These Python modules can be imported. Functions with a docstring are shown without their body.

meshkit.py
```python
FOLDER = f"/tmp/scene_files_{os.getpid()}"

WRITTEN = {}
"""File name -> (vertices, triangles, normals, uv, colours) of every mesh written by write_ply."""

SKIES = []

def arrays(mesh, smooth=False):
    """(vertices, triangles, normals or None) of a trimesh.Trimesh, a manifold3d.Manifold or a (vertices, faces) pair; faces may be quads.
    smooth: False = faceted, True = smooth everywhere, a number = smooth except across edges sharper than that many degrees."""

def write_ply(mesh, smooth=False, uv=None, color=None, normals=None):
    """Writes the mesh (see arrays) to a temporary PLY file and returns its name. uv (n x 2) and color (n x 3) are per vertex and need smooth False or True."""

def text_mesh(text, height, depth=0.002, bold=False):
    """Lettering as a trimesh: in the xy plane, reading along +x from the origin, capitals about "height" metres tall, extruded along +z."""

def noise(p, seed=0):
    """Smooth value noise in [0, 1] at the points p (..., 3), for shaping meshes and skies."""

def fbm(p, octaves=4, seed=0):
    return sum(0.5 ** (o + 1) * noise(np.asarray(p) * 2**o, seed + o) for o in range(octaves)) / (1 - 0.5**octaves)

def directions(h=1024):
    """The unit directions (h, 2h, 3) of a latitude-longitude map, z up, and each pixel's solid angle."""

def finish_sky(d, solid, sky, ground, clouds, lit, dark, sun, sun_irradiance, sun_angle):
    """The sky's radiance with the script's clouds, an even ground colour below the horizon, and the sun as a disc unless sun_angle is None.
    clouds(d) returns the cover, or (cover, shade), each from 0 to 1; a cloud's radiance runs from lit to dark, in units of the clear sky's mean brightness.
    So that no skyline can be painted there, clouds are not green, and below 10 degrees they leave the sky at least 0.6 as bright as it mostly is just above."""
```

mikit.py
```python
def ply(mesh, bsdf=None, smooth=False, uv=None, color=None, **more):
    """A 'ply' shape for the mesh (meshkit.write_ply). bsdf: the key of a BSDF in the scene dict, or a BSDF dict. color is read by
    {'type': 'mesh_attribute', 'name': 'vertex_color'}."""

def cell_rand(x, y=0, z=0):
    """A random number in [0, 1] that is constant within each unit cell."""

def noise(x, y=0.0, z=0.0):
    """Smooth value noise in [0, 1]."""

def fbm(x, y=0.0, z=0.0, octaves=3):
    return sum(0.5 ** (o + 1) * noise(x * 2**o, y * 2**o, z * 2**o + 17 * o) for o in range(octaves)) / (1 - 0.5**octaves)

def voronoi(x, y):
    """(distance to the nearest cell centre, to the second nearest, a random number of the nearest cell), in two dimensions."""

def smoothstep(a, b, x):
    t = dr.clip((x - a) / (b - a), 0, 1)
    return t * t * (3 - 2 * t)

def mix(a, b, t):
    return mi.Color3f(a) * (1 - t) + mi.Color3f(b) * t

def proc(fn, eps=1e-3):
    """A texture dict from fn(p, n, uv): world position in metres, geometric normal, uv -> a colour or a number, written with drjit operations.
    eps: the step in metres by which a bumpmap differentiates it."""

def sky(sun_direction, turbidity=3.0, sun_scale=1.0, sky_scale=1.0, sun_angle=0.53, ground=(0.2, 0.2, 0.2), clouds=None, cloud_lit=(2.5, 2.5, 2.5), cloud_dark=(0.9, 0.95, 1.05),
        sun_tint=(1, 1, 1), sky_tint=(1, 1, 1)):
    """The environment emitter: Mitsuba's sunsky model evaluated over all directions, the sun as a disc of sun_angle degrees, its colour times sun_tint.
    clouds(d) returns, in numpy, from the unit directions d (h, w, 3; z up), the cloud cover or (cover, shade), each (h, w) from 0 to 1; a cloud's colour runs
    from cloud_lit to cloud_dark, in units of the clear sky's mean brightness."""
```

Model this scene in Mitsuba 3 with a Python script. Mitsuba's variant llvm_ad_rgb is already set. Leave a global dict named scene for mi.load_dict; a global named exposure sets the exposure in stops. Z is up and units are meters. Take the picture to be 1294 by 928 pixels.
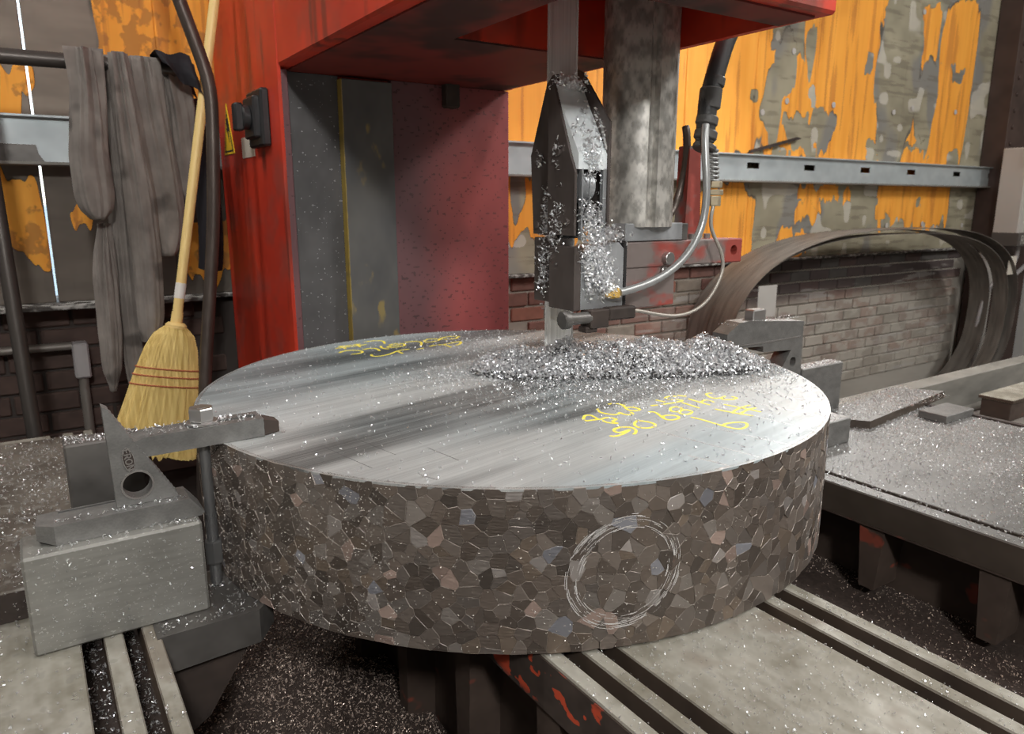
import math, numpy as np, trimesh, mitsuba as mi, drjit as dr, mikit, meshkit
import manifold3d as m3
from shapely.geometry import Polygon, LineString, Point, box as sbox
from shapely import affinity
from scipy.spatial import Voronoi
from scipy.interpolate import CubicSpline
from mikit import proc, noise, fbm, voronoi, cell_rand, smoothstep, mix

T = mi.ScalarTransform4f
scene, labels = {}, {}

# ------------------------------------------------------------------ camera, light, exposure
YAW, PITCH = math.radians(33.3), math.atan(206 / 932)
FWD = [math.sin(YAW) * math.cos(PITCH), math.cos(YAW) * math.cos(PITCH), -math.sin(PITCH)]
EYE = [0.0, 0.0, 1.55]
scene['camera'] = {'type': 'thinlens', 'fov': math.degrees(2 * math.atan(647 / 932)), 'fov_axis': 'x', 'aperture_radius': 0.0018, 'focus_distance': 1.25,
                   'near_clip': 0.02, 'far_clip': 200.0,
                   'to_world': T().look_at(origin=EYE, target=[EYE[i] + FWD[i] for i in range(3)], up=[0, 0, 1])}
exposure = 0.5
scene['sky'] = {**mikit.sky([0.35, 0.5, 0.8], turbidity=4.0, sun_scale=0.0, sky_scale=7.0, sky_tint=(1.12, 1.0, .84), ground=(.75, .75, .72)), 'sampling_weight': 0.02}
# hall lamps, last two added as unseen fill lights: centre, half size, radiance
LAMPS = [((4.05, 2.6, 2.95), 0.17, 120.0), ((-.45, -2.0, 3.3), 0.15, 230.0), ((-1.5, 2.2, 4.6), 0.3, 28.0), ((2.6, -0.9, 4.8), 0.24, 44.0), ((5.6, -1.6, 5.0), 0.5, 34.0), ((-1.4, -3.2, 5.2), 0.6, 7.0), ((2.4, -3.4, 5.2), 0.6, 8.0)]
LAMP_TINT = (1.0, 0.99, 0.965)

# ------------------------------------------------------------------ helpers
def key_of(name, parent=None):
    base = (parent + '__' + name) if parent else name
    if base not in scene and base not in labels:
        return base
    n = 1
    while f'{base}_{n:03d}' in scene or f'{base}_{n:03d}' in labels:
        n += 1
    return f'{base}_{n:03d}'

def add(name, mesh, mat, parent=None, label=None, cat=None, group=None, kind=None, smooth=False, color=None, uv=None, to_world=None):
    k = key_of(name, parent)
    d = mesh if isinstance(mesh, dict) else mikit.ply(mesh, mat, smooth=smooth, color=color, uv=uv)
    if isinstance(mesh, dict):
        d = dict(mesh)
        if mat: d['bsdf'] = {'type': 'ref', 'id': mat}
    if to_world is not None: d['to_world'] = to_world
    scene[k] = d
    L = {}
    if label: L['label'] = label
    if cat: L['category'] = cat
    if group: L['group'] = group
    if kind: L['kind'] = kind
    if L: labels[k] = L
    return k

def thing(name, label, cat, group=None):
    k = key_of(name)
    labels[k] = {'label': label, 'category': cat}
    if group: labels[k]['group'] = group
    return k

def cat(*ms):
    return trimesh.util.concatenate([to_tm(m) for m in ms])

def to_tm(m):
    if isinstance(m, m3.Manifold):
        q = m.to_mesh()
        return trimesh.Trimesh(np.array(q.vert_properties[:, :3]), np.array(q.tri_verts), process=False)
    return m

def bx(x0, x1, y0, y1, z0, z1, b=0.002):
    """box with chamfered edges"""
    c = np.array([(x0 + x1) / 2, (y0 + y1) / 2, (z0 + z1) / 2]); h = np.array([x1 - x0, y1 - y0, z1 - z0]) / 2
    b = min(b, h.min() * 0.45)
    if b <= 0:
        return trimesh.creation.box(extents=2 * h, transform=trimesh.transformations.translation_matrix(c))
    p = []
    for s in np.ndindex(2, 2, 2):
        sg = np.array(s) * 2 - 1
        for a in range(3):
            q = sg * (h - b); q[a] = sg[a] * h[a]; p.append(c + q)
    return trimesh.convex.convex_hull(np.array(p))

def hull(pts):
    return trimesh.convex.convex_hull(np.array(pts, float))

def prism(poly, a0, a1, axis='y'):
    """polygon of (first, second) coordinates extruded from a0 to a1 along axis. y: (x,z); x: (y,z); z: (x,y)"""
    pg = poly if hasattr(poly, 'exterior') else Polygon(poly)
    m = trimesh.creation.extrude_polygon(pg, a1 - a0, engine='earcut')
    v = np.array(m.vertices); f = np.array(m.faces)
    if axis == 'z': w = np.stack([v[:, 0], v[:, 1], v[:, 2] + a0], 1)
    elif axis == 'x': w = np.stack([v[:, 2] + a0, v[:, 0], v[:, 1]], 1)
    else:
        w = np.stack([v[:, 0], v[:, 2] + a0, v[:, 1]], 1); f = f[:, ::-1]
    return trimesh.Trimesh(w, f, process=False)

def spline(pts, n=40):
    pts = np.array(pts, float)
    t = np.r_[0, np.cumsum(np.linalg.norm(np.diff(pts, axis=0), axis=1))]
    return CubicSpline(t, pts)(np.linspace(0, t[-1], n))

def tube(path, r, n=12, cap=True, wave=None):
    path = np.array(path, float); m = len(path)
    r = np.broadcast_to(np.asarray(r, float), (m,)).copy()
    tg = np.gradient(path, axis=0); tg /= np.linalg.norm(tg, axis=1, keepdims=True) + 1e-12
    up = np.array([0, 0, 1.0]) if abs(tg[0][2]) < 0.9 else np.array([1.0, 0, 0])
    u = np.cross(tg[0], up); u /= np.linalg.norm(u); vs = []
    a = np.arange(n) * 2 * np.pi / n
    for i in range(m):
        u = u - tg[i] * (u @ tg[i]); u /= np.linalg.norm(u); w = np.cross(tg[i], u)
        vs.append(path[i] + r[i] * (np.cos(a)[:, None] * u + np.sin(a)[:, None] * w))
    v = np.vstack(vs); f = []
    for i in range(m - 1):
        for j in range(n):
            k = (j + 1) % n
            f += [[i * n + j, i * n + k, (i + 1) * n + k], [i * n + j, (i + 1) * n + k, (i + 1) * n + j]]
    if cap:
        v = np.vstack([v, path[0], path[-1]]); c0, c1 = len(v) - 2, len(v) - 1
        for j in range(n):
            k = (j + 1) % n
            f += [[c0, k, j], [c1, (m - 1) * n + j, (m - 1) * n + k]]
    return trimesh.Trimesh(v, np.array(f), process=False)

def cyl(p0, p1, r, n=24, bev=0.0):
    p0, p1 = np.array(p0, float), np.array(p1, float); d = (p1 - p0) / np.linalg.norm(p1 - p0)
    if bev:
        return tube([p0, p0 + d * 1e-5, p0 + d * bev, p1 - d * bev, p1 - d * 1e-5, p1], [r - bev, r - bev, r, r, r - bev, r - bev], n)
    return tube([p0, p1], r, n)

def hexnut(c, r, z0, z1, rot=0.3):
    a = np.arange(6) * np.pi / 3 + rot; p = []
    for z, k in ((z0, .93), (z0 + .0025, 1), (z1 - .0025, 1), (z1, .93)):
        p += [(c[0] + r * k * math.cos(t), c[1] + r * k * math.sin(t), z) for t in a]
    return hull(p)

def sub(a, *bs):
    def mf(t):
        if isinstance(t, m3.Manifold): return t
        t = t.copy(); t.merge_vertices()
        return m3.Manifold(m3.Mesh(np.array(t.vertices, np.float32), np.array(t.faces, np.uint32)))
    a = mf(a)
    for b in bs: a = a - mf(b)
    return to_tm(a)

def chips(pts, rng, size=1.0, flat=None):
    """curled metal turnings, one strip of 8 triangles each, as (vertices, faces)"""
    n = len(pts); m = 5
    r = rng.uniform(.0011, .0030, n) * size; ang = rng.uniform(1.3, 5.0, n); w = rng.uniform(.0010, .0026, n) * size; pit = rng.uniform(-.0022, .0022, n) * size
    t = np.linspace(0, 1, m)[None] * ang[:, None]
    base = np.stack([r[:, None] * np.cos(t), r[:, None] * np.sin(t), pit[:, None] * np.linspace(-1, 1, m)[None]], -1)
    lo, hi = base.copy(), base.copy(); lo[..., 2] -= w[:, None] / 2; hi[..., 2] += w[:, None] / 2
    v = np.stack([lo, hi], 2).reshape(n, 2 * m, 3)
    v -= v.mean(1, keepdims=True)
    q = rng.normal(size=(n, 4)); q /= np.linalg.norm(q, axis=1, keepdims=True)
    a, b, c, d = q.T
    R = np.stack([np.stack([1 - 2 * (c * c + d * d), 2 * (b * c - a * d), 2 * (b * d + a * c)], -1), np.stack([2 * (b * c + a * d), 1 - 2 * (b * b + d * d), 2 * (c * d - a * b)], -1), np.stack([2 * (b * d - a * c), 2 * (c * d + a * b), 1 - 2 * (b * b + c * c)], -1)], 1)
    v = np.einsum('nij,nkj->nki', R, v)
    if flat is not None:
        v[..., 2] -= v[..., 2].min(1, keepdims=True)
    v = v + np.asarray(pts)[:, None]
    f = np.array([[2 * i, 2 * i + 2, 2 * i + 1] for i in range(m - 1)] + [[2 * i + 1, 2 * i + 2, 2 * i + 3] for i in range(m - 1)])
    F = (f[None] + (np.arange(n) * 2 * m)[:, None, None]).reshape(-1, 3)
    return trimesh.Trimesh(v.reshape(-1, 3), F, process=False)

def rand_in(rng, n, x0, x1, y0, y1, z, dens=None):
    p = np.stack([rng.uniform(x0, x1, n * 4), rng.uniform(y0, y1, n * 4), np.full(n * 4, z)], 1)
    if dens is not None:
        d = dens(p); p = p[rng.uniform(size=len(p)) < d]
    return p[:n]

# ------------------------------------------------------------------ materials
def ref(k): return {'type': 'ref', 'id': k}
def rgb(*c): return {'type': 'rgb', 'value': list(c)}
def mat(key, color, rough=0.6, metal=0.0, bump=None, eps=1e-3, **kw):
    b = {'type': 'principled', 'base_color': proc(color) if callable(color) else rgb(*color),
         'roughness': proc(rough) if callable(rough) else rough, 'metallic': metal, **kw}
    if bump: b = {'type': 'bumpmap', 'tex': proc(bump, eps), 'scale': 1.0, 'bsdf': b}
    scene[key] = {'type': 'twosided', 'bsdf': b}
    return key

BR = (0.979, 0.203)                      # grinding direction on the billet's top
def top_col(p, n, uv):
    u = p.x * BR[0] + p.y * BR[1]; v = -p.x * BR[1] + p.y * BR[0]
    s = fbm(u * 7, v * 420, 3.0, 2) * .5 + fbm(u * 2.2, v * 90, 9.0, 2) * .5
    b = fbm(v * 9, u * .9, 4.0, 3)
    cloud = fbm(p.x * 6, p.y * 6, 1.0, 3)
    k = .30 + .22 * (s - .5) + .26 * (smoothstep(.35, .65, b) - .5) + .14 * (cloud - .5)
    return mix((.86, .97, 1.0), (.95, .97, .95), smoothstep(.3, .7, fbm(u * 2, v * 5, 8.0, 2))) * dr.maximum(k, .04)
def top_rough(p, n, uv):
    u = p.x * BR[0] + p.y * BR[1]; v = -p.x * BR[1] + p.y * BR[0]
    return .46 + .14 * fbm(u * 3, v * 150, 5.0, 2)
mat('m_billet_top', top_col, top_rough, .36, anisotropic=0.4)
mat('m_billet_core', (.03, .027, .024), .7, .2)
scene['m_grain'] = {'type': 'twosided', 'bsdf': {'type': 'bumpmap', 'tex': proc(lambda p, n, uv: .0011 * fbm(p.x * 90, p.y * 90, p.z * 420, 3), 8e-4), 'scale': 1.0, 'bsdf': {'type': 'principled', 'base_color': {'type': 'mesh_attribute', 'name': 'vertex_color'}, 'roughness': .40, 'metallic': .45}}}
mat('m_chip', (.90, .91, .92), .24, .84)
mat('m_chip_dull', (.62, .58, .54), .38, .6)
mat('m_chip_brown', (.52, .42, .36), .40, .6)
mat('m_mound', (.05, .05, .05), .6, .3)
mat('m_mound_brown', lambda p, n, uv: mix((.022, .014, .011), (.06, .042, .034), fbm(p.x * 160, p.y * 160, p.z * 160, 3)), .8, .1)
mat('m_chalk', (.46, .44, .42), .95)
mat('m_yellow_paint', lambda p, n, uv: mix((.74, .58, .05), (.85, .72, .12), fbm(p.x * 90, p.y * 90, 0.0, 2)), .6)

def red_col(p, n, uv):
    f = fbm(p.x * 3, p.y * 3, p.z * 1.4, 4); st = fbm(p.x * 16, p.y * 16, p.z * 2.0, 3)
    c = mix((.42, .030, .014), (.62, .050, .020), smoothstep(.3, .7, f))
    c = mix(c, (.10, .022, .014), smoothstep(.62, .78, st) * .7)
    drip = smoothstep(.030, .008, dr.abs(p.y - 2.40 - .01 * noise(p.z * 30))) * smoothstep(1.60, 1.72, p.z) * smoothstep(1.74, 1.70, p.z) * smoothstep(.68, .655, p.x)
    c = mix(c, (.03, .012, .01), drip * .8)
    return mix(c, (.12, .075, .06), .35 * smoothstep(.45, .75, fbm(p.x * 8, p.y * 8, p.z * 8, 3)))
mat('m_red', red_col, .42, 0.0, specular=.5)
def red_dusty(p, n, uv):
    f = fbm(p.x * 5, p.y * 5, p.z * 2.5, 4)
    c = mix((.24, .045, .045), (.40, .075, .07), smoothstep(.3, .7, f))
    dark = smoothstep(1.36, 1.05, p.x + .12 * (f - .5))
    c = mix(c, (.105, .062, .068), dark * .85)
    sp = smoothstep(.80, .86, noise(p.x * 110, p.y * 110, p.z * 110))
    return mix(c, (.02, .015, .015), sp * .5)
mat('m_red_dusty', red_dusty, .55)
mat('m_red_shaded', lambda p, n, uv: mix((.15, .018, .012), (.035, .014, .011), smoothstep(.35, .65, fbm(p.x * 5, p.y * 5, 1.0, 4))), .6)  # blotchy darker copy of the red, overarm shade painted into the colour
def grey_dusty(p, n, uv):
    f = fbm(p.x * 12, p.y * 12, p.z * 7, 4); sp = smoothstep(.78, .86, noise(p.x * 150, p.y * 150, p.z * 150))
    return mix(mix((.055, .053, .054), (.13, .125, .125), f), (.45, .45, .46), sp * .5)
mat('m_grey_dusty', grey_dusty, .55, .2)
def plate_yel(p, n, uv):
    f = fbm(p.x * 14, p.y * 14, p.z * 6, 4)
    c = mix((.055, .055, .058), (.12, .115, .105), f)
    yel = smoothstep(.64, .74, fbm(p.x * 20, p.y * 20, p.z * 9, 4) + .22 * smoothstep(1.35, 1.15, p.z) * smoothstep(.88, .97, p.x))
    edge = smoothstep(.853, .8485, p.x + .002 * noise(p.z * 60))
    return mix(c, (.34, .24, .05), dr.maximum(yel * .55, edge))
mat('m_plate_yellow', plate_yel, .6)
mat('m_dark_gap', (.012, .011, .011), .8)
mat('m_black_plastic', (.018, .018, .019), .4)
mat('m_white_sticker', (.62, .58, .50), .6)
mat('m_sign_yellow', (.80, .52, .02), .45)
mat('m_blade', lambda p, n, uv: mix((.62, .62, .61), (.95, .95, .93), fbm(p.y * 160, p.z * .8, p.x * 160, 2)), .30, .3)
def steel_dark(p, n, uv):
    f = fbm(p.x * 25, p.y * 25, p.z * 8, 4)
    return mix((.07, .057, .052), (.16, .135, .125), f)
mat('m_guide_dark', steel_dark, .42, .55)
mat('m_guide_bright', lambda p, n, uv: mix((.66, .71, .72), (.86, .91, .92), fbm(p.x * 30, p.y * 30, p.z * 12, 3)), .36, .12)
mat('m_guide_grey', lambda p, n, uv: mix((.22, .23, .24), (.42, .43, .44), fbm(p.x * 40, p.y * 40, p.z * 14, 3)), .42, .5)
def post_col(p, n, uv):
    f = fbm(p.x * 60, p.y * 60, p.z * 30, 3)
    return mix(mix((.30, .29, .265), (.56, .54, .50), smoothstep(.3, .7, f)), (.17, .16, .145), smoothstep(.5, .8, fbm(p.x * 120, p.y * 120, p.z * 60, 3)) * .45)
mat('m_post', post_col, lambda p, n, uv: .26 + .3 * fbm(p.x * 50, p.y * 50, p.z * 40, 2), .6)
mat('m_arm_red', lambda p, n, uv: mix((.16, .13, .12), (.27, .050, .038), smoothstep(.44, .60, fbm(p.x * 11, p.y * 14, p.z * 14, 4) + .75 * (p.x - 1.45))), .5, .1)
mat('m_rubber', (.022, .022, .022), .5)
mat('m_tape', (.055, .053, .05), .55)
mat('m_tube_metal', (.34, .345, .34), .38, .6)
mat('m_wire', (.36, .33, .29), .45, .5)
mat('m_brass', (.36, .30, .20), .45, .6)
mat('m_grease', lambda p, n, uv: mix((.52, .30, .05), (.70, .48, .15), fbm(p.x * 200, p.y * 200, p.z * 200, 2)), .5)

def table_col(p, n, uv):
    f = fbm(p.x * 9, p.y * 9, 2.0, 4); g = fbm(p.x * 60, p.y * 60, 5.0, 3); st = fbm(p.x * 90, p.y * 7, 1.0, 3)
    c = mix((.17, .155, .12), (.36, .345, .30), smoothstep(.25, .75, .62 * f + .23 * g + .15 * st))
    c = mix(c, (.12, .085, .055), smoothstep(.6, .78, f) * .55)
    c = mix(c, (.07, .065, .06), smoothstep(.66, .82, g) * .25)
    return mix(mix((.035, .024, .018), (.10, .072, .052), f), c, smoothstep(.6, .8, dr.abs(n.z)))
mat('m_table', table_col, lambda p, n, uv: .50 + .25 * fbm(p.x * 30, p.y * 30, 0.0, 3), .2)
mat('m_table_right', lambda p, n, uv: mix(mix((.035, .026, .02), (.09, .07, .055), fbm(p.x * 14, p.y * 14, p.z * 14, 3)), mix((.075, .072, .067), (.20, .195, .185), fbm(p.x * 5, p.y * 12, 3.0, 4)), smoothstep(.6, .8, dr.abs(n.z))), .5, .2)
def left_col(p, n, uv):
    f = fbm(p.x * 8, p.y * 8, 2.0, 4); g = fbm(p.x * 70, p.y * 70, 5.0, 3)
    return mix(mix((.10, .085, .07), (.21, .19, .16), smoothstep(.25, .75, f)), (.28, .27, .25), smoothstep(.55, .75, g) * .5)
mat('m_table_left', left_col, .5, .35)
def iron_side(p, n, uv):
    f = fbm(p.x * 14, p.y * 14, p.z * 14, 4)
    red = smoothstep(.68, .76, fbm(p.x * 13 + 4.2, p.y * 13, p.z * 13, 4))
    return mix(mix((.030, .020, .016), (.085, .060, .047), f), (.30, .05, .025), red * .55)
mat('m_iron_side', iron_side, .6, .1)
mat('m_iron_dark', lambda p, n, uv: mix((.018, .013, .011), (.055, .038, .030), fbm(p.x * 20, p.y * 20, p.z * 20, 3)), .7, .1)
mat('m_iron_red', lambda p, n, uv: mix(mix((.030, .022, .018), (.075, .055, .045), fbm(p.y * 30, p.z * 30, 1.0, 3)), (.50, .07, .03), smoothstep(.60, .65, fbm(p.y * 34, p.z * 50, 5.0, 3)) * smoothstep(.62, .68, p.y) * smoothstep(.05, .03, dr.abs(p.z - .835))), .6)
def block_col(p, n, uv):
    f = fbm(p.x * 16, p.y * 16, p.z * 16, 4); g = fbm(p.x * 20, p.y * 20, p.z * 160, 2)
    sc = smoothstep(.70, .80, fbm(p.x * 300, p.y * 300, p.z * 300, 2))
    return mix(mix((.17, .165, .15), (.32, .315, .29), .6 * f + .4 * g), (.50, .49, .46), sc * .5)
mat('m_block', block_col, .46, .5)
mat('m_clamp', lambda p, n, uv: mix((.095, .094, .09), (.27, .265, .255), fbm(p.x * 40, p.y * 40, p.z * 40, 5) * .7 + .3 * fbm(p.x * 400, p.y * 400, p.z * 400, 2)), .42, .55)
mat('m_clamp_dark', lambda p, n, uv: mix((.075, .070, .065), (.17, .16, .15), fbm(p.x * 24, p.y * 24, p.z * 24, 4)), .45, .55)
mat('m_stud', (.16, .16, .16), .35, .6)
mat('m_nut', (.42, .41, .40), .32, .9)

def galv(p, n, uv):
    f = fbm(p.x * 10, p.y * 10, p.z * 10, 3)
    return mix((.34, .385, .40), (.52, .57, .58), f)
mat('m_galv', galv, .45, .35)
ORANGE = [(.55, 2.25, .25, .42), (.0, 1.86, .05, .07), (-.02, 1.96, .10, .06), (.03, 1.53, .07, .13), (.66, 1.38, .12, .11), (.2, 1.47, .03, .03),
          (2.9, 2.35, 1.05, .62), (2.55, 1.56, .62, .16), (3.65, 1.44, .25, .24), (4.12, 2.12, .22, .36), (4.82, 2.50, .56, .75), (4.75, 1.93, .55, .09), (5.75, 1.90, .36, .06), (4.6, 1.62, .28, .06),
          (5.72, 2.75, .13, .22), (6.15, 2.42, .26, .62), (5.75, 1.60, .50, .22), (6.0, 2.0, .14, .2), (5.42, 2.05, .10, .18), (4.30, 1.27, .16, .10), (4.45, 1.5, .15, .06), (5.6, 2.2, .1, .2), (1.2, 2.6, .9, .9)]
GREYS = [(3.98, 2.15, .10, .20), (4.4, 2.02, .30, .12), (4.1, 2.40, .10, .22), (5.35, 2.5, .28, .7), (5.75, 2.3, .16, .28), (4.32, 2.55, .05, .16), (2.1, 1.62, .05, .14), (3.3, 1.64, .2, .07)]
def paint_mask(p):
    wx = p.x + .10 * (fbm(p.x * 7, p.z * 2.5, 1.0, 3) - .5) + .02 * (noise(p.x * 45, p.z * 8) - .5)
    wz = p.z + .26 * (fbm(p.x * 16, p.z * 2.2, 7.0, 3) - .5)
    m = mi.Float(-3.0); g = mi.Float(-3.0)
    for cx, cz, rx, rz in ORANGE: m = dr.maximum(m, 1 - (((wx - cx) / rx) ** 4 + ((wz - cz) / rz) ** 4))
    for cx, cz, rx, rz in GREYS: g = dr.maximum(g, 1 - (((wx - cx) / rx) ** 2 + ((wz - cz) / rz) ** 2))
    m = dr.select(g > 0, -g, m)
    patch = fbm(p.x * 5 + 11, p.z * 3.2, 3.0, 4)
    return m - 1.2 * smoothstep(.64, .72, patch) * smoothstep(3.3, 4.2, p.x)
def wall_col(p, n, uv):
    m = paint_mask(p)
    gr = fbm(p.x * 26, p.z * 1.6, 2.0, 4); gf = fbm(p.x * 5, p.z * 40, 6.0, 3)
    left = smoothstep(1.3, .8, p.x)
    org = mix((.78, .30, .028), (.92, .42, .06), gr)
    org = mix(org, (.50, .17, .03), smoothstep(.60, .72, fbm(p.x * 40, p.z * 2.2, 4.0, 3)) * .6)
    org = mix(org, (.30, .12, .035), left * smoothstep(.56, .66, fbm(p.x * 22, p.z * 18, 4.0, 4)) * .6)
    gw = mix((.17, .152, .105), (.40, .365, .26), fbm(p.x * 4, p.z * 5, 9.0, 4))
    gw = mix(gw, (.19, .185, .175), smoothstep(.5, .6, fbm(p.x * 3 + 5, p.z * 2, 2.0, 3)) * .85)
    gw = mix(gw, (.12, .10, .07), smoothstep(.56, .70, gf) * .45)
    gw = mix(gw, (.55, .52, .45), smoothstep(.74, .80, noise(p.x * 9, p.z * 11)) * .6)
    gl = mix((.15, .128, .105), (.28, .24, .195), fbm(p.x * 5, p.z * 16, 9.0, 4))
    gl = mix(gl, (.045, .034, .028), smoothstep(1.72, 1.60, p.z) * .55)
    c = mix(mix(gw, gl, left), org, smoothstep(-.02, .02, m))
    return mix(c, (.035, .028, .02), smoothstep(.10, .0, dr.abs(m + .04)) * .75 * smoothstep(.35, .6, noise(p.x * 12, p.z * 12)))
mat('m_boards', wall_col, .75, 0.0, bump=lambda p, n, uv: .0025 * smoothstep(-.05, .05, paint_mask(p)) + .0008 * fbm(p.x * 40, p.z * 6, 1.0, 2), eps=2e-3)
def brick_col(tint):
    def f(p, n, uv):
        g = fbm(p.x * 30, p.y * 30, p.z * 30, 3); st = fbm(p.x * 2.2, p.z * 3, 5.0, 3)
        c = mix(tint, (tint[0] * .55, tint[1] * .55, tint[2] * .55), g)
        white = smoothstep(2.4, 3.9, p.x) * smoothstep(1.02, .84, p.z + .10 * (st - .5))
        c = mix(c, (.40, .37, .32), white * (.55 + .35 * smoothstep(.4, .6, fbm(p.x * 9, p.z * 14, 1.0, 3))))
        soot = smoothstep(3.3, 4.0, p.x) * smoothstep(.86, 1.00, p.z + .12 * (st - .5))
        c = mix(c, (.060, .060, .062), soot * .75)
        return mix(c, (.40, .39, .37), smoothstep(.64, .72, fbm(p.x * 3, p.z * 22, 7.0, 3)) * .45 * smoothstep(2.6, 3.2, p.x))
    return f
mat('m_brick_a', brick_col((.26, .105, .072)), .85)
mat('m_brick_b', brick_col((.19, .090, .070)), .85)
mat('m_brick_c', brick_col((.24, .20, .16)), .85)
mat('m_brick_d', lambda p, n, uv: mix((.038, .024, .020), (.095, .058, .046), fbm(p.x * 22, p.y * 22, p.z * 22, 3)), .8)
def mortar(p, n, uv):
    return mix(mix((.05, .04, .035), (.26, .235, .20), smoothstep(1.3, 2.2, p.x)), (.46, .43, .38), smoothstep(4.6, 5.6, p.x) * .6)
mat('m_mortar', mortar, .9)
mat('m_concrete', lambda p, n, uv: mix((.10, .085, .075), (.22, .20, .18), fbm(p.x * 4, p.y * 4, p.z * 4, 4)), .85)
mat('m_room', (.46, .45, .43), .9)
mat('m_ceiling', (.50, .50, .49), .9)
mat('m_sill', lambda p, n, uv: mix((.05, .045, .04), (.34, .33, .31), smoothstep(.4, .7, fbm(p.x * 40, p.y * 40, p.z * 40, 3))), .8)
mat('m_pipe', (.085, .075, .068), .38, .6)
mat('m_rod_brown', lambda p, n, uv: mix((.050, .038, .032), (.12, .095, .082), fbm(p.x * 60, p.y * 60, p.z * 12, 3)), .38, .5)
def cloth(p, n, uv):
    f = fbm(p.x * 22, p.y * 22, p.z * 14, 4)
    return mix(mix((.11, .094, .084), (.27, .24, .215), f), (.03, .025, .022), smoothstep(.60, .74, fbm(p.x * 11, p.y * 11, p.z * 9, 3)) * .6)
mat('m_cloth', cloth, .95, 0.0, sheen=.3)
mat('m_cloth_black', (.016, .014, .018), .85)
mat('m_cloth_blue', (.055, .060, .062), .9)
mat('m_broom', lambda p, n, uv: mix((.50, .32, .07), (.88, .68, .27), fbm(p.x * 170, p.y * 170, p.z * 6, 2)), .75)
mat('m_handle', (.80, .58, .23), .45)
mat('m_thread', (.45, .13, .06), .8)
mat('m_white_tape', (.72, .68, .63), .6)
mat('m_conduit', (.20, .18, .16), .5, .4)
mat('m_conduit_box', (.42, .40, .40), .45, .4)
mat('m_band', lambda p, n, uv: mix((.085, .075, .065), (.24, .22, .195), fbm(p.x * 6, p.y * 60, p.z * 6, 3)), .45, .4)
mat('m_column_brown', lambda p, n, uv: mix((.030, .018, .014), (.075, .045, .036), fbm(p.x * 7, p.y * 7, p.z * 7, 3)), .6)
mat('m_box_grey', (.44, .42, .39), .5)
mat('m_box_dark', (.075, .068, .062), .6)
mat('m_orange_print', (.75, .22, .04), .5)
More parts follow.
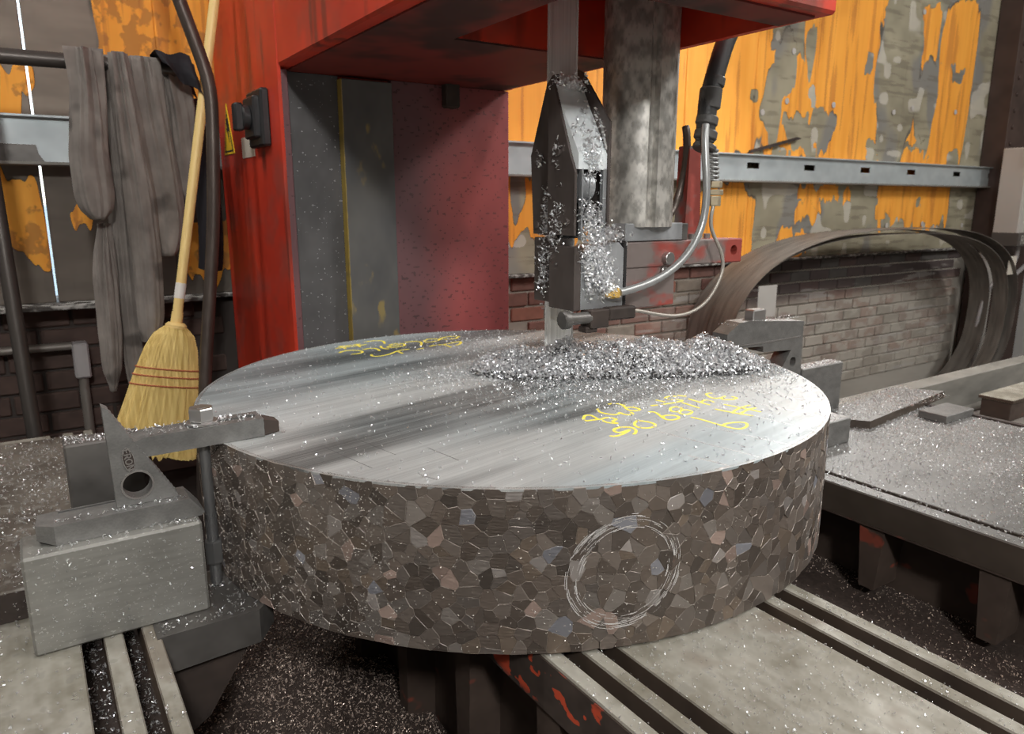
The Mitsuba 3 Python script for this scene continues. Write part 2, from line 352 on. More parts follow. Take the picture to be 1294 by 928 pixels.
mat('m_print_dark', (.30, .285, .26), .6)
mat('m_beam', lambda p, n, uv: mix((.13, .125, .11), (.26, .25, .225), fbm(p.x * 8, p.y * 8, p.z * 20, 3)), .6, .2)
mat('m_lamp_body', (.25, .25, .25), .5)

# ------------------------------------------------------------------ the hall
X0, X1, Y0, Y1, ZC = -4.0, 7.35, -5.0, 3.16, 5.6
add('floor', bx(X0, X1, Y0, 3.6, -.1, 0, 0), 'm_concrete', kind='structure')
add('ceiling', bx(X0, X1, Y0, 3.6, ZC, ZC + .1, 0), 'm_ceiling', kind='structure')
add('wall_left', bx(X0 - .1, X0, Y0, 3.6, 0, ZC, 0), 'm_room', kind='structure')
add('wall_right', bx(X1, X1 + .1, Y0, 3.6, 0, ZC, 0), 'm_room', kind='structure')
add('wall_front', bx(X0, X1, Y0 - .1, Y0, 0, ZC, 0), 'm_room', kind='structure')
wall = add('wall_back', cat(bx(X0, X1, 3.165, 3.40, 0, 1.185, 0), bx(X0, -1.2, 3.16, 3.19, 1.185, ZC, 0)), 'm_mortar', kind='structure')
add('sill', cat(bx(X0, .60, 3.02, 3.40, 1.185, 1.20, .003), bx(.6, X1, 3.10, 3.40, 1.185, 1.20, .003)), 'm_sill', wall)
rng = np.random.default_rng(5)
edges = [-1.2, -.76, -.34, .086, .500, .93, 1.38, 1.84, 2.28, 2.73, 3.24, 3.83, 4.42, 4.93, 5.45, 5.95, 6.42, 6.9, 7.35]
for i, (a, b) in enumerate(zip(edges[:-1], edges[1:])):
    g0 = .004 if abs(a - .086) < 1e-6 else .0
    g1 = .004 if abs(b - .086) < 1e-6 else .0
    d = rng.uniform(0, .006)
    add('plank', bx(a + g0, b - g1, 3.14 + d, 3.172, 1.20, ZC, .003), 'm_boards', wall)
# bricks that the photograph shows
bproto = {}
for L in (.205, .10):
    bproto[L] = {m: mikit.ply(bx(-L / 2, L / 2, 0, .05, -.0335, .0335, .004), m) for m in ('m_brick_a', 'm_brick_b', 'm_brick_c', 'm_brick_d')}
nb = 0; rest = []
for c in range(15):
    z = 1.145 - c * .0785
    off = .108 if c % 2 else 0.0
    for x in np.arange(-.42, 6.5, .216) + off:
        vis = (-.4 < x < .66 and z > .45) or (2.0 < x < 6.5 and z > .26 + max(0, (2.8 - x)) * .9)
        if not vis: continue
        if nb >= 300 or z < .42:
            m_ = bx(-.1025, .1025, 0, .05, -.0335, .0335, .004); m_.apply_translation([x, 3.152, z]); rest.append(m_); continue
        kinds = ['m_brick_d'] * 4 if x < 1.2 else ['m_brick_a', 'm_brick_b', 'm_brick_b', 'm_brick_c']
        k = kinds[rng.integers(4)]
        add('brick', bproto[.205][k], None, wall, to_world=T().translate([x, 3.152 + rng.uniform(-.003, .003), z]))
        nb += 1
if rest: add('lower_bricks', trimesh.util.concatenate(rest), 'm_brick_c', wall, kind='stuff')
# galvanised girt with slots
gx0, gx1 = -1.3, 6.93
slots = [bx(x - .055, x + .055, 2.9, 3.2, 1.760, 1.795, 0) for x in (2.3, 3.0, 3.75, 4.30, 4.92, 5.50, 6.15, 6.7)]
gd = thing('girder', 'long galvanised steel wall girder with slots crossing the peeling boards', 'girder')
add('web', sub(bx(gx0, gx1, 3.055, 3.061, 1.690, 1.838, 0), *slots), 'm_galv', gd)
add('flange', bx(gx0, gx1, 3.03, 3.138, 1.834, 1.842, .001), 'm_galv', gd)
add('flange', bx(gx0, gx1, 3.03, 3.138, 1.680, 1.690, .001), 'm_beam', gd)
add('bracket', prism([(-.3, 1.69), (.10, 1.69), (.085, 1.715), (.08, 1.745), (-.3, 1.75)], 3.045, 3.054), 'm_clamp_dark', gd)
NAILS = [(5.586, 2.891), (4.13, 2.182), (4.616, 2.192), (5.571, 2.235), (6.178, 2.246), (3.903, 2.101), (5.331, 2.192), (6.70, 2.86), (4.162, 2.479), (5.395, 1.395), (5.887, 1.399), (6.498, 1.378)]
nl = mikit.ply(cyl([0, -.004, 0], [0, 0, 0], .020, 12, .002), 'm_box_grey')
for x, z in NAILS: add('nail', nl, None, wall, to_world=T().translate([x, 3.139, z]))
add('wood_lath', hull([(3.76 + dx, y, 1.849 + dz) for y in (3.10, 3.118) for dx, dz in ((0, 0), (.02, .022), (.46, .118), (.50, .110))]), 'm_iron_dark', label='thin dark wooden lath lying on top of the wall girder at right', cat='lath')
# riveted column at the right
rc = thing('riveted_column', 'dark brown riveted steel column at the right end of the wall', 'column')
add('flange', bx(6.66, 7.34, 2.965, 3.135, 0, ZC, .003), 'm_column_brown', rc)
rv = mikit.ply(trimesh.creation.icosphere(1, .017), 'm_column_brown', smooth=True)
for i in range(20):
    add('rivet', rv, None, rc, to_world=T().translate([6.735, 2.962, .9 + i * .125]).scale([1, .6, 1]))
eb = thing('electrical_box', 'grey electrical box with orange print fixed to the riveted column', 'electrical box')
add('body', bx(6.50, 6.98, 2.72, 2.90, 1.315, 1.975, .006), 'm_box_grey', eb)
add('cover', bx(6.485, 6.995, 2.70, 2.725, 1.85, 1.985, .006), 'm_box_grey', eb)
add('skirt', bx(6.49, 6.99, 2.70, 2.90, 1.225, 1.330, .004), 'm_box_dark', eb)
tx = meshkit.text_mesh('RISI', .065, .004, True); tx.apply_transform(trimesh.transformations.rotation_matrix(math.pi / 2, [1, 0, 0])); tx.apply_translation([6.52, 2.70, 1.245])
add('lettering', tx, 'm_print_dark', eb)
add('orange_print', cat(*[bx(6.71 + i * .05, 6.745 + i * .05, 2.715, 2.719, 1.575, 1.60, 0) for i in range(5)]), 'm_orange_print', eb)
add('window', bx(6.80, 6.95, 2.713, 2.719, 1.70, 1.80, .001), 'm_box_dark', eb)
add('electrical_cable', tube(spline([(6.72, 2.80, 1.23), (6.73, 2.80, 1.12), (6.68, 2.82, 1.02), (6.50, 2.86, .90), (6.45, 2.88, .75), (6.45, 2.90, .4), (6.45, 2.90, .02)], 50), .018, 10), 'm_conduit_box', label='grey cable dropping from the electrical box down the brown column', cat='cable', smooth=40)
add('electrical_cable', tube(spline([(6.52, 2.86, .90), (6.64, 2.86, .90), (6.83, 2.84, .97), (7.0, 2.84, 1.04), (7.3, 2.84, 1.1)], 40), .018, 10), 'm_conduit_box', label='grey cable branching to the right below the electrical box', cat='cable', smooth=40)

# lamps
scene['m_lamp_glow'] = {'type': 'diffuse', 'reflectance': rgb(.8, .8, .8)}
for i, ((x, y, z), h, rad) in enumerate(LAMPS):
    lk = thing('hall_or_fill_lamp', ['square hall lamp high at the right end of the back wall', 'square hall lamp high at front left of the saw', 'square hall lamp high near back wall left of saw', 'square hall lamp high right of the saw', 'large square hall lamp far right', 'large square added fill lamp behind the camera left', 'large square added fill lamp behind the camera right'][i], 'lamp')
    tgt = np.array([2.7, .2, 1.75] if i == 0 else [1.0, 1.3, 1.0]); dn = tgt - np.array([x, y, z]); dn /= np.linalg.norm(dn)
    scene[lk + '__diffuser'] = {'type': 'rectangle', 'bsdf': ref('m_lamp_glow'), 'to_world': T().look_at(origin=[x, y, z], target=tgt.tolist(), up=[0, 0.2, 1]).scale([h, h, 1]),
                                'emitter': {'type': 'area', 'radiance': rgb(*[rad * c for c in LAMP_TINT])}}
    b = np.array([x, y, z]) - dn * .10
    scene[lk + '__housing'] = {**mikit.ply(bx(-h, h, -h, h, -.06, .06, .01), 'm_lamp_body'), 'to_world': T().look_at(origin=b.tolist(), target=tgt.tolist(), up=[0, .2, 1])}
    add('hanger', cyl(b, [b[0], b[1], ZC], .012, 8), 'm_lamp_body', lk)

# ------------------------------------------------------------------ the steel billet
CX, CY, RB, ZB, ZT = .925, 1.408, .690, .884, 1.15
bl = thing('steel_billet', 'thick round steel billet with ground top and coarse grained side', 'steel billet')
a = np.linspace(0, 2 * np.pi, 257)[:-1]
ringv = lambda r, z: np.stack([CX + r * np.cos(a), CY + r * np.sin(a), np.full(256, z)], 1)
vt = np.vstack([ringv(RB - .0012, ZT - .004), ringv(RB - .0010, ZT), [[CX, CY, ZT]]])
i = np.arange(256); j = (i + 1) % 256
ft = np.vstack([np.stack([i, j, j + 256], 1), np.stack([i, j + 256, i + 256], 1), np.stack([i + 256, j + 256, i * 0 + 512], 1)])
uvt = np.stack([vt[:, 0] * BR[0] + vt[:, 1] * BR[1], -vt[:, 0] * BR[1] + vt[:, 1] * BR[0]], 1)
add('top_face', trimesh.Trimesh(vt, ft, process=False), 'm_billet_top', bl, uv=uvt, label='ground grey top face')
vb = np.vstack([ringv(RB - .008, ZB), ringv(RB - .008, ZT - .002), [[CX, CY, ZB]]])
fb = np.vstack([np.stack([i, j, j + 256], 1), np.stack([i, j + 256, i + 256], 1), np.stack([j, i, i * 0 + 512], 1)])
add('core', trimesh.Trimesh(vb, fb, process=False), 'm_billet_core', bl)
def grains():
    rg = np.random.default_rng(11); C = 2 * np.pi * RB; Hh = ZT - ZB; s = .0200
    nx, nz = int(C / (s * 1.15)), int(Hh / (s * .74))
    gx, gz = np.meshgrid(np.arange(nx) / nx * C, (np.arange(nz) + .5) / nz * Hh)
    gx = gx + (np.arange(nz) % 2)[:, None] * s * .57
    p = np.stack([gx.ravel(), gz.ravel()], 1) + rg.uniform(-.40, .40, (nx * nz, 2)) * [s, s * .8]
    p = p[rg.uniform(size=len(p)) > .24]
    p[:, 0] %= C; p[:, 1] = np.clip(p[:, 1], .002, Hh - .002); n = len(p)
    ext = np.vstack([p, p + [C, 0], p - [C, 0], p * [1, -1], p * [1, -1] + [0, 2 * Hh]])
    vr = Voronoi(ext)
    V, F, K = [], [], []; at = 0
    pal = np.array([[.105, .084, .070], [.135, .112, .096], [.082, .067, .057], [.118, .10, .088], [.165, .145, .13], [.27, .20, .17], [.20, .20, .22], [.24, .215, .20], [.135, .105, .082]])
    wts = np.array([.25, .22, .16, .16, .07, .025, .025, .03, .07])
    for q in range(n):
        reg = vr.regions[vr.point_region[q]]
        if -1 in reg or len(reg) < 3: continue
        pg = vr.vertices[reg]
        c = p[q]; o = np.argsort(np.arctan2(pg[:, 1] - c[1], pg[:, 0] - c[0])); pg = pg[o]
        pg[:, 1] = np.clip(pg[:, 1], 0, Hh)
        # wavy borders
        fine = []
        for t in range(len(pg)):
            A, B = pg[t], pg[(t + 1) % len(pg)]; fine.append(A)
            if np.linalg.norm(B - A) > .006: fine.append((A + B) / 2)
        pg = np.array(fine); pc = pg.mean(0); m = len(pg)
        d = np.linalg.norm(pg - pc, axis=1, keepdims=True)
        inn = pc + (pg - pc) * np.maximum(.3, 1 - .0008 / np.maximum(d, 1e-5))
        h = rg.uniform(-.0014, .0002); tx_, tz_ = rg.normal(0, .045), rg.normal(-.03, .045)
        dep = lambda w: h + tx_ * (w[:, 0] - pc[0]) + tz_ * (w[:, 1] - pc[1])
        # the cell as crown, lowered rim and a skirt down to the core
        S = np.vstack([[pc], inn, pg, pg]); D = np.r_[h, dep(inn), dep(pg) - .0010, np.full(m, -.009)]
        th = S[:, 0] / RB; r = np.minimum(RB + D, RB - .0001)
        V.append(np.stack([CX + r * np.cos(th), CY + r * np.sin(th), ZB + S[:, 1]], 1))
        k = np.arange(m); k1 = (k + 1) % m; f = [np.stack([0 * k, 1 + k, 1 + k1], 1)]
        for u in (0, 1):
            f += [np.stack([1 + u * m + k, 1 + (u + 1) * m + k, 1 + (u + 1) * m + k1], 1), np.stack([1 + u * m + k, 1 + (u + 1) * m + k1, 1 + u * m + k1], 1)]
        F.append(np.vstack(f) + at); at += 1 + 3 * m
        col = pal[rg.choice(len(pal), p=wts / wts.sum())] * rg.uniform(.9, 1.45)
        cc = np.tile(col, (1 + 3 * m, 1)); cc[1 + m:1 + 2 * m] = col * .8 + np.array([.20, .18, .16]); cc[1 + 2 * m:] = col * .6  # rim colour lightened, painting in the light caught on grain edges
        K.append(cc)
    return trimesh.Trimesh(np.vstack(V), np.vstack(F), process=False), np.vstack(K)
gm, gc = grains()
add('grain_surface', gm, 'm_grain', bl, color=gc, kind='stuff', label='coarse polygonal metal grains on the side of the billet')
# chalk ring on the side
rg = np.random.default_rng(21); arcs = []
for q in range(150):
    t0 = rg.uniform(0, 2 * np.pi); t0 = t0 if abs(math.cos(t0)) > .2 or rg.uniform() < .7 else rg.uniform(2.6, 3.7)
    dt = rg.uniform(.08, .42); k = rg.choice([1.0, .92, .83], p=[.45, .25, .3]) + rg.normal(0, .035); w = rg.uniform(.0002, .0007)
    t = np.linspace(t0, t0 + dt, 8); V = []
    for sgn in (-1, 1):
        th = -1.903 + (.090 * k + sgn * w) * np.cos(t) / RB + .012 * np.sin(t); z = 1.010 + (.088 * k + sgn * w) * np.sin(t)
        V.append(np.stack([CX + (RB + .0006) * np.cos(th), CY + (RB + .0006) * np.sin(th), z], 1))
    V = np.stack(V, 1).reshape(-1, 3)
    f = [[2 * s, 2 * s + 1, 2 * s + 2] for s in range(7)] + [[2 * s + 1, 2 * s + 3, 2 * s + 2] for s in range(7)]
    arcs.append(trimesh.Trimesh(V, f, process=False))
add('chalk_ring', trimesh.util.concatenate(arcs), 'm_chalk', bl, kind='stuff', label='rough white chalk ring drawn on the side of the billet')
# yellow paint-marker writing: strokes of each character in metres on the top face
WRITING = [
 [[(1.16, .978), (1.17, .941), (1.177, .902)], [(1.119, .962), (1.128, .927), (1.142, .893)], [(1.199, .945), (1.159, .94), (1.125, .926)], [(1.193, .926), (1.166, .924), (1.13, .911)]],
 [[(1.036, .948), (1.041, .907), (1.043, .87), (1.05, .85), (1.079, .853), (1.092, .87), (1.082, .879), (1.043, .87)]],
 [[(1.209, 1.055), (1.181, 1.034), (1.184, 1.02), (1.213, 1.022), (1.19, 1.007), (1.197, .999), (1.224, 1.01)]],
 [[(1.133, 1.047), (1.132, 1.012), (1.133, .992)], [(1.135, 1.015), (1.155, 1.022), (1.158, 1.004)]],
 [[(1.1, 1.034), (1.098, .988)]],
 [[(1.061, .999), (1.049, .992), (1.038, .992), (1.035, 1.001), (1.042, 1.012), (1.054, 1.02), (1.065, 1.019), (1.068, 1.011), (1.061, .999)], [(1.063, .974), (1.051, .968), (1.041, .969), (1.037, .977), (1.043, .987), (1.054, .993), (1.065, .992), (1.068, .984), (1.063, .974)]],
 [[(.993, 1.02), (.986, .974), (.986, .961), (1.004, .956), (1.018, .967), (1.014, .979), (.987, .973)]],
 [[(.933, .988), (.913, .975), (.906, .954), (.916, .944), (.943, .952), (.943, .975), (.933, .988)]],
 [[(.871, .931), (.888, .944), (.893, .963), (.881, .973), (.854, .965), (.853, .953), (.88, .954), (.848, .94), (.829, .944)]],
 [[(1.136, 1.081), (1.142, 1.068)]],
 [[(1.125, 1.079), (1.109, 1.086), (1.094, 1.074), (1.099, 1.064), (1.055, 1.047)], [(1.069, 1.078), (1.073, 1.06)]],
 [[(1.03, 1.052), (1.042, 1.05)]],
 [[(.966, 1.109), (.975, 1.069), (.971, 1.045), (.989, 1.043), (.991, 1.061), (.979, 1.07)]],
 [[(.923, 1.092), (.912, 1.073), (.916, 1.055), (.931, 1.042), (.942, 1.049), (.941, 1.036), (.951, 1.027), (.961, 1.037)]],
 [[(.869, 1.069), (.882, 1.066), (.879, 1.034), (.898, 1.036), (.905, 1.017), (.891, 1.011), (.89, .997), (.878, 1.013), (.879, 1.034), (.86, 1.039), (.867, 1.066)]],
 [[(.711, 1.99), (.802, 1.998)], [(.728, 2.012), (.791, 2.016)], [(.732, 2.015), (.731, 1.972)], [(.784, 2.019), (.776, 1.975)]],
 [[(.817, 2.04), (.862, 2.035), (.856, 1.985)]],
 [[(.697, 1.925), (.746, 1.933), (.755, 1.906), (.736, 1.885), (.719, 1.886)]],
 [[(.769, 1.932), (.795, 1.937), (.799, 1.89)]], [[(.83, 1.951), (.824, 1.914), (.83, 1.901)]],
 [[(.858, 1.955), (.9, 1.95), (.886, 1.92), (.844, 1.919), (.885, 1.943)]],
 [[(.916, 1.969), (.948, 1.965), (.934, 1.904)]],
 [[(.989, 1.975), (.977, 1.934), (1.02, 1.954), (1.014, 1.971), (.989, 1.975)]],
 [[(1.094, 1.962), (1.065, 1.982), (1.027, 1.956), (1.046, 1.944), (1.083, 1.957)]],
 [[(.759, 1.85), (.759, 1.825), (.784, 1.823), (.81, 1.836), (.876, 1.866)], [(.839, 1.858), (.837, 1.823)]],
 [[(.898, 1.851), (.917, 1.859)]], [[(.948, 1.873), (.984, 1.877), (.991, 1.828)]], [[(.999, 1.879), (1.031, 1.887), (1.054, 1.89), (1.034, 1.855), (1.013, 1.847)]]]
def stroke(pts, w, z, t=.0005):
    p = np.array(pts)
    if len(p) > 2: p = spline(p, len(p) * 5)
    g = LineString(p).buffer(w / 2, quad_segs=3)
    return prism(g, z - .0004, z + t, 'z')
for k, ch in enumerate(WRITING):
    add('painted_character', trimesh.util.concatenate([stroke(s, .0058 if k < 15 else .0075, ZT) for s in ch]), 'm_yellow_paint', bl, label='yellow hand-painted character')
for (p, q), w, m in [(((1.015, .892), (1.052, .732)), .0016, 'm_chip'), (((.867, .796), (.884, .729)), .0016, 'm_chip'), (((1.299, 1.032), (1.338, .872)), .0018, 'm_chip'), (((.918, .921), (.957, .727)), .0014, 'm_chip'), (((1.383, 1.112), (1.424, .93)), .0018, 'm_chip'),
                      (((1.13, 1.046), (1.159, .765)), .0016, 'm_chip'), (((1.21, 1.0), (1.25, .81)), .0014, 'm_chip'), (((.386, 1.164), (.413, 1.024)), .001, 'm_stud'), (((.462, .959), (.474, .925)), .001, 'm_stud'), (((.445, 1.188), (.47, 1.061)), .001, 'm_stud'), (((.53, 1.065), (.543, .981)), .001, 'm_stud')]:
    add('saw_line', stroke([p, q], w, ZT, .0002), m, bl)

# ------------------------------------------------------------------ saw tables
def table_rib(key, x0, x1, y, z0, z1, w=.038):
    add('rib', hull([(x, yy, z) for x in (x0, x1) for yy, z in ((y - w / 2, z0), (y + w / 2, z0), (y - w / 2, z1 - .02), (y + w / 2, z1 - .02), (y - w / 2 - .012, z1), (y + w / 2 + .012, z1))]), 'm_iron_side', key)
ct = thing('machine_table', 'slotted steel machine table under the front of the round billet', 'machine table')
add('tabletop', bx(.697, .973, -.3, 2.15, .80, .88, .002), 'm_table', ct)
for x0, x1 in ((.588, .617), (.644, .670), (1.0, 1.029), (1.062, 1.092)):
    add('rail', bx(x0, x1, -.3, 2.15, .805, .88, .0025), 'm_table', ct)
add('web', cat(bx(.589, .697, -.3, 2.15, .79, .815, .001), bx(.973, 1.091, -.3, 2.15, .79, .815, .001), bx(.66, 1.02, -.3, 2.15, .30, .80, 0)), 'm_iron_side', ct)
add('side_plate', bx(.5865, .590, -.3, 2.15, .79, .876, 0), 'm_iron_red', ct, label='dark side face with worn red paint')
for y in (.26, .53, .80, 1.07, 1.34, 1.61): table_rib(ct, .592, .665, y, .42, .80)
for y in (.53, .80, 1.07, 1.34): table_rib(ct, 1.02, 1.085, y, .62, .80)
lt = thing('machine_table', 'dusty machine table at the left carrying the steel riser block', 'machine table')
add('tabletop', bx(-1.1, .004, -.2, 2.5, .80, .88, .002), 'm_table', lt)
for x0, x1 in ((.034, .062), (.088, .112)):
    add('rail', bx(x0, x1, -.2, 2.5, .82, .88, .002), 'm_table', lt)
add('web', cat(bx(.004, .111, -.2, 2.5, .80, .825, .001), bx(-1.1, .08, -.2, 2.5, .2, .80, 0)), 'm_iron_dark', lt)
add('lug', hull([(.105, 1.175, .815), (.105, 1.175, .882), (.105, 1.36, .815), (.105, 1.36, .882), (.262, 1.175, .822), (.262, 1.175, .882), (.292, 1.205, .835), (.292, 1.205, .882), (.292, 1.36, .835), (.292, 1.36, .882)]), 'm_clamp_dark', lt)
add('lug_web', hull([(x, y, z) for y in (1.20, 1.34) for x, z in ((.113, .82), (.255, .822), (.175, .70), (.113, .66))]), 'm_iron_dark', lt)
add('plate_front', bx(-1.0, .084, 1.3605, 1.3628, .8815, .930, 0), 'm_iron_dark', lt)
add('raised_plate', bx(-1.0, .085, 1.363, 2.27, .8795, .934, .003), 'm_table_left', lt)
rt = thing('machine_table', 'chip-strewn machine table at the right with a ribbed dark side', 'machine table')
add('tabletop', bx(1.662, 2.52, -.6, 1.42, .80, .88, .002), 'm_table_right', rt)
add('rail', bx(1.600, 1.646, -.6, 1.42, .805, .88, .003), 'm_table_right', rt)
add('web', cat(bx(1.601, 1.70, -.6, 1.42, .80, .845, .002), bx(1.73, 2.5, -.6, 1.42, .2, .80, 0)), 'm_iron_side', rt)
for y in (.08, .35, .62, .89, 1.16, 1.40): table_rib(rt, 1.607, 1.72, y, .645, .80)
add('apron', bx(1.701, 1.73, -.6, 1.42, .60, .80, 0), 'm_iron_side', rt)
add('edge_strip', bx(2.50, 2.523, -.6, 1.42, .874, .886, .002), 'm_iron_dark', rt)
pan = add('chip_pan', cat(bx(1.03, 1.699, -.6, 2.1, .585, .615, .002)), 'm_mound_brown', label='brown chip pan between the middle and the right machine tables', cat='pan')
pan2 = add('chip_pan', cat(bx(.09, .655, -.6, 2.2, .36, .39, .002)), 'm_mound_brown', label='dark chip pan below the billet between the left and middle tables', cat='pan')

# ------------------------------------------------------------------ saw frame
sw = thing('band_saw', 'large red bandsaw with column, overarm, guide head and wide blade', 'bandsaw')
add('column', sub(bx(.66, 1.455, 2.205, 2.98, 0, 3.4, .006), bx(.668, 1.60, 2.1, 2.266, -.1, 1.93, 0)), 'm_red', sw)
add('overarm', sub(bx(.66, 1.455, 1.0, 2.203, 1.93, 3.4, .006), bx(.90, 1.43, 1.12, 1.62, 1.8, 3.0, 0)), 'm_red', sw)
add('underside', sub(bx(.70, 1.425, 1.03, 2.262, 1.926, 1.932, 0), bx(.90, 1.43, 1.12, 1.62, 1.8, 3.0, 0)), 'm_red_shaded', sw, label='red underside of the overarm with shade painted into its colour')
add('edge_strip', bx(.669, .690, 2.215, 2.266, .3, 1.925, .002), 'm_red_dusty', sw)
add('throat_panel', bx(.700, .852, 2.250, 2.268, .3, 1.925, .001), 'm_grey_dusty', sw)
add('throat_panel', bx(.848, 1.012, 2.215, 2.250, .3, 1.915, .002), 'm_plate_yellow', sw, label='grey plate with yellow paint left on its edge')
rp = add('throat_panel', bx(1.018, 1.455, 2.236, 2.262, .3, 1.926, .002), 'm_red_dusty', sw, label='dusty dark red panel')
add('latch', bx(1.195, 1.245, 2.20, 2.237, 1.855, 1.94, .004), 'm_iron_dark', rp)
sw_s = add('switch', cat(bx(.635, .662, 2.31, 2.47, 1.72, 1.885, .006), bx(.618, .64, 2.335, 2.45, 1.745, 1.865, .006)), 'm_black_plastic', sw, label='black rotary isolator switch')
add('knob', cat(cyl([.595, 2.39, 1.805], [.620, 2.39, 1.805], .036, 20, .004), bx(.574, .600, 2.37, 2.41, 1.765, 1.845, .005)), 'm_black_plastic', sw_s, smooth=40)
ws = add('warning_sign', prism([(2.758, 1.723), (2.905, 1.723), (2.832, 1.895)], .6570, .6592, 'x'), 'm_sign_yellow', sw, label='yellow triangular warning sign')
add('symbol', cat(prism([(2.846, 1.845), (2.818, 1.845), (2.812, 1.80), (2.826, 1.80), (2.812, 1.76), (2.848, 1.812), (2.836, 1.812)], .6560, .6572, 'x'),
    prism(Polygon([(2.772, 1.731), (2.891, 1.731), (2.832, 1.874)], [[(2.780, 1.736), (2.883, 1.736), (2.832, 1.860)]]), .6560, .6572, 'x')), 'm_dark_gap', ws)
add('sticker', bx(.6574, .6595, 2.50, 2.655, 1.700, 1.765, 0), 'm_white_sticker', sw)
# blade (runs down through the guide head into the billet), its width along y
bld = add('blade', cat(bx(1.119, 1.1215, 1.438, 1.541, 1.10, 2.6, 0), *[bx(1.1175, 1.123, y, y + .006, 1.10, 2.6, 0) for y in (1.433, 1.540)]), 'm_blade', sw, label='wide bright saw blade')
# post with key slot
PX, PY, PR = 1.312, 1.425, .091
a = np.linspace(0, 2 * np.pi, 64, endpoint=False); da = math.atan2(-PY, -PX) + .38
rr = PR - .012 * (np.abs((a - da + np.pi) % (2 * np.pi) - np.pi) < .10)
add('guide_post', prism(np.stack([PX + rr * np.cos(a), PY + rr * np.sin(a)], 1), 1.495, 2.2, 'z'), 'm_post', sw, smooth=30, label='thick greasy steel guide post')
add('carrier', cat(bx(1.222, 1.415, 1.360, 1.50, 1.461, 1.504, .002)), 'm_guide_grey', sw)
add('carrier_block', bx(1.416, 1.440, 1.365, 1.46, 1.460, 1.502, .002), 'm_clamp_dark', sw)
arm = add('arm', sub(bx(1.195, 1.650, 1.362, 1.430, 1.395, 1.459, .003), cyl([1.616, 1.3, 1.428], [1.616, 1.5, 1.428], .0135, 20)), 'm_arm_red', sw, label='worn red horizontal arm with a hole in its end')
add('plate', bx(1.195, 1.40, 1.366, 1.44, 1.295, 1.396, .002), 'm_arm_red', sw)
add('screw', cyl([1.362, 1.345, 1.416], [1.362, 1.37, 1.416], .016, 16, .002), 'm_nut', arm, smooth=40)
add('screw', cyl([1.356, 1.355, 1.385], [1.356, 1.37, 1.385], .011, 16, .002), 'm_nut', arm, smooth=40)
add('stand_arm', hull([(x, y, z) for y in (1.43, 1.47) for x, z in ((1.495, 1.46), (1.555, 1.46), (1.50, 1.70), (1.54, 1.70))]), 'm_arm_red', sw)
for x in (1.47, 1.50, 1.56): add('screw', cyl([x, 1.41, 1.459], [x, 1.41, 1.472], .009, 10), 'm_nut', arm)
# guide head
gh = add('guide_plate', prism([(1.553, 1.665), (1.488, 1.825), (1.466, 1.842), (1.450, 1.842), (1.450, 1.474), (1.540, 1.478)], 1.076, 1.084, 'x'), 'm_guide_dark', sw, label='dark tall guide plate left of the blade')
add('guide_plate', prism([(1.437, 1.824), (1.420, 1.818), (1.352, 1.652), (1.336, 1.62), (1.336, 1.480), (1.437, 1.480)], 1.044, 1.051, 'x'), 'm_guide_dark', sw, label='dark tall guide plate in front of the blade')
add('guide_plate', bx(1.074, 1.086, 1.452, 1.534, 1.313, 1.470, .002), 'm_guide_dark', sw)
add('guide_plate', prism([(1.458, 1.86), (1.43, 1.85), (1.327, 1.73), (1.327, 1.50), (1.458, 1.50)], 1.134, 1.140, 'x'), 'm_guide_dark', sw, label='thin dark side plate right of the bright cover')
add('cover', hull([(x, y, z) for x in (1.0515, 1.133) for y, z in ((1.424, 1.812), (1.332, 1.660), (1.332, 1.626), (1.345, 1.626), (1.429, 1.79))]), 'm_guide_bright', sw, label='bright sloping cover plate')
add('roller', cyl([1.064, 1.375, 1.590], [1.110, 1.375, 1.590], .036, 24, .003), 'm_guide_grey', sw, smooth=40)
add('upright', cat(bx(1.124, 1.134, 1.332, 1.345, 1.47, 1.63, .001), bx(1.062, 1.067, 1.332, 1.345, 1.47, 1.63, .001), bx(1.0865, 1.0885, 1.335, 1.337, 1.50, 1.626, 0)), 'm_guide_grey', sw)
add('guide_back', bx(1.064, 1.134, 1.418, 1.426, 1.47, 1.78, .001), 'm_dark_gap', sw)
add('guide_block', bx(1.044, 1.064, 1.330, 1.430, 1.308, 1.455, .002), 'm_guide_dark', sw)
add('guide_block', prism([(1.064, 1.310), (1.192, 1.310), (1.192, 1.447), (1.176, 1.462), (1.13, 1.455), (1.064, 1.43)], 1.332, 1.425), 'm_guide_grey', sw, label='bluish grey lower guide block')
add('side_block', bx(1.196, 1.206, 1.335, 1.46, 1.31, 1.46, .001), 'm_dark_gap', sw)
for y, z, x in ((1.510, 1.655, 1.070), (1.395, 1.665, 1.038), (1.36, 1.51, 1.038), (1.52, 1.50, 1.070)):
    add('screw', cyl([x, y, z], [x + .014, y, z], .009, 12, .002), 'm_guide_dark', sw, smooth=40)
add('slot_screw', tube(spline([(1.133, 1.36, 1.74), (1.133, 1.345, 1.70), (1.133, 1.335, 1.67)], 10), .0035, 8), 'm_nut', sw, smooth=True)
nz = add('nozzle', cat(cyl([1.00, 1.318, 1.293], [1.02, 1.318, 1.293], .021, 20, .003), cyl([1.02, 1.318, 1.293], [1.08, 1.318, 1.293], .014, 16)), 'm_clamp_dark', sw, smooth=40, label='round nozzle below the guide block')
add('nozzle_block', cat(bx(1.075, 1.130, 1.305, 1.345, 1.268, 1.310, .002), bx(1.13, 1.215, 1.305, 1.345, 1.282, 1.312, .004), bx(1.065, 1.10, 1.31, 1.34, 1.258, 1.272, .002)), 'm_iron_dark', sw)
add('grease', hull(np.random.default_rng(3).normal(0, 1, (60, 3)) * [.011, .006, .006] + [1.155, 1.315, 1.345]), 'm_grease', sw, label='yellow grease lump at the tube end')
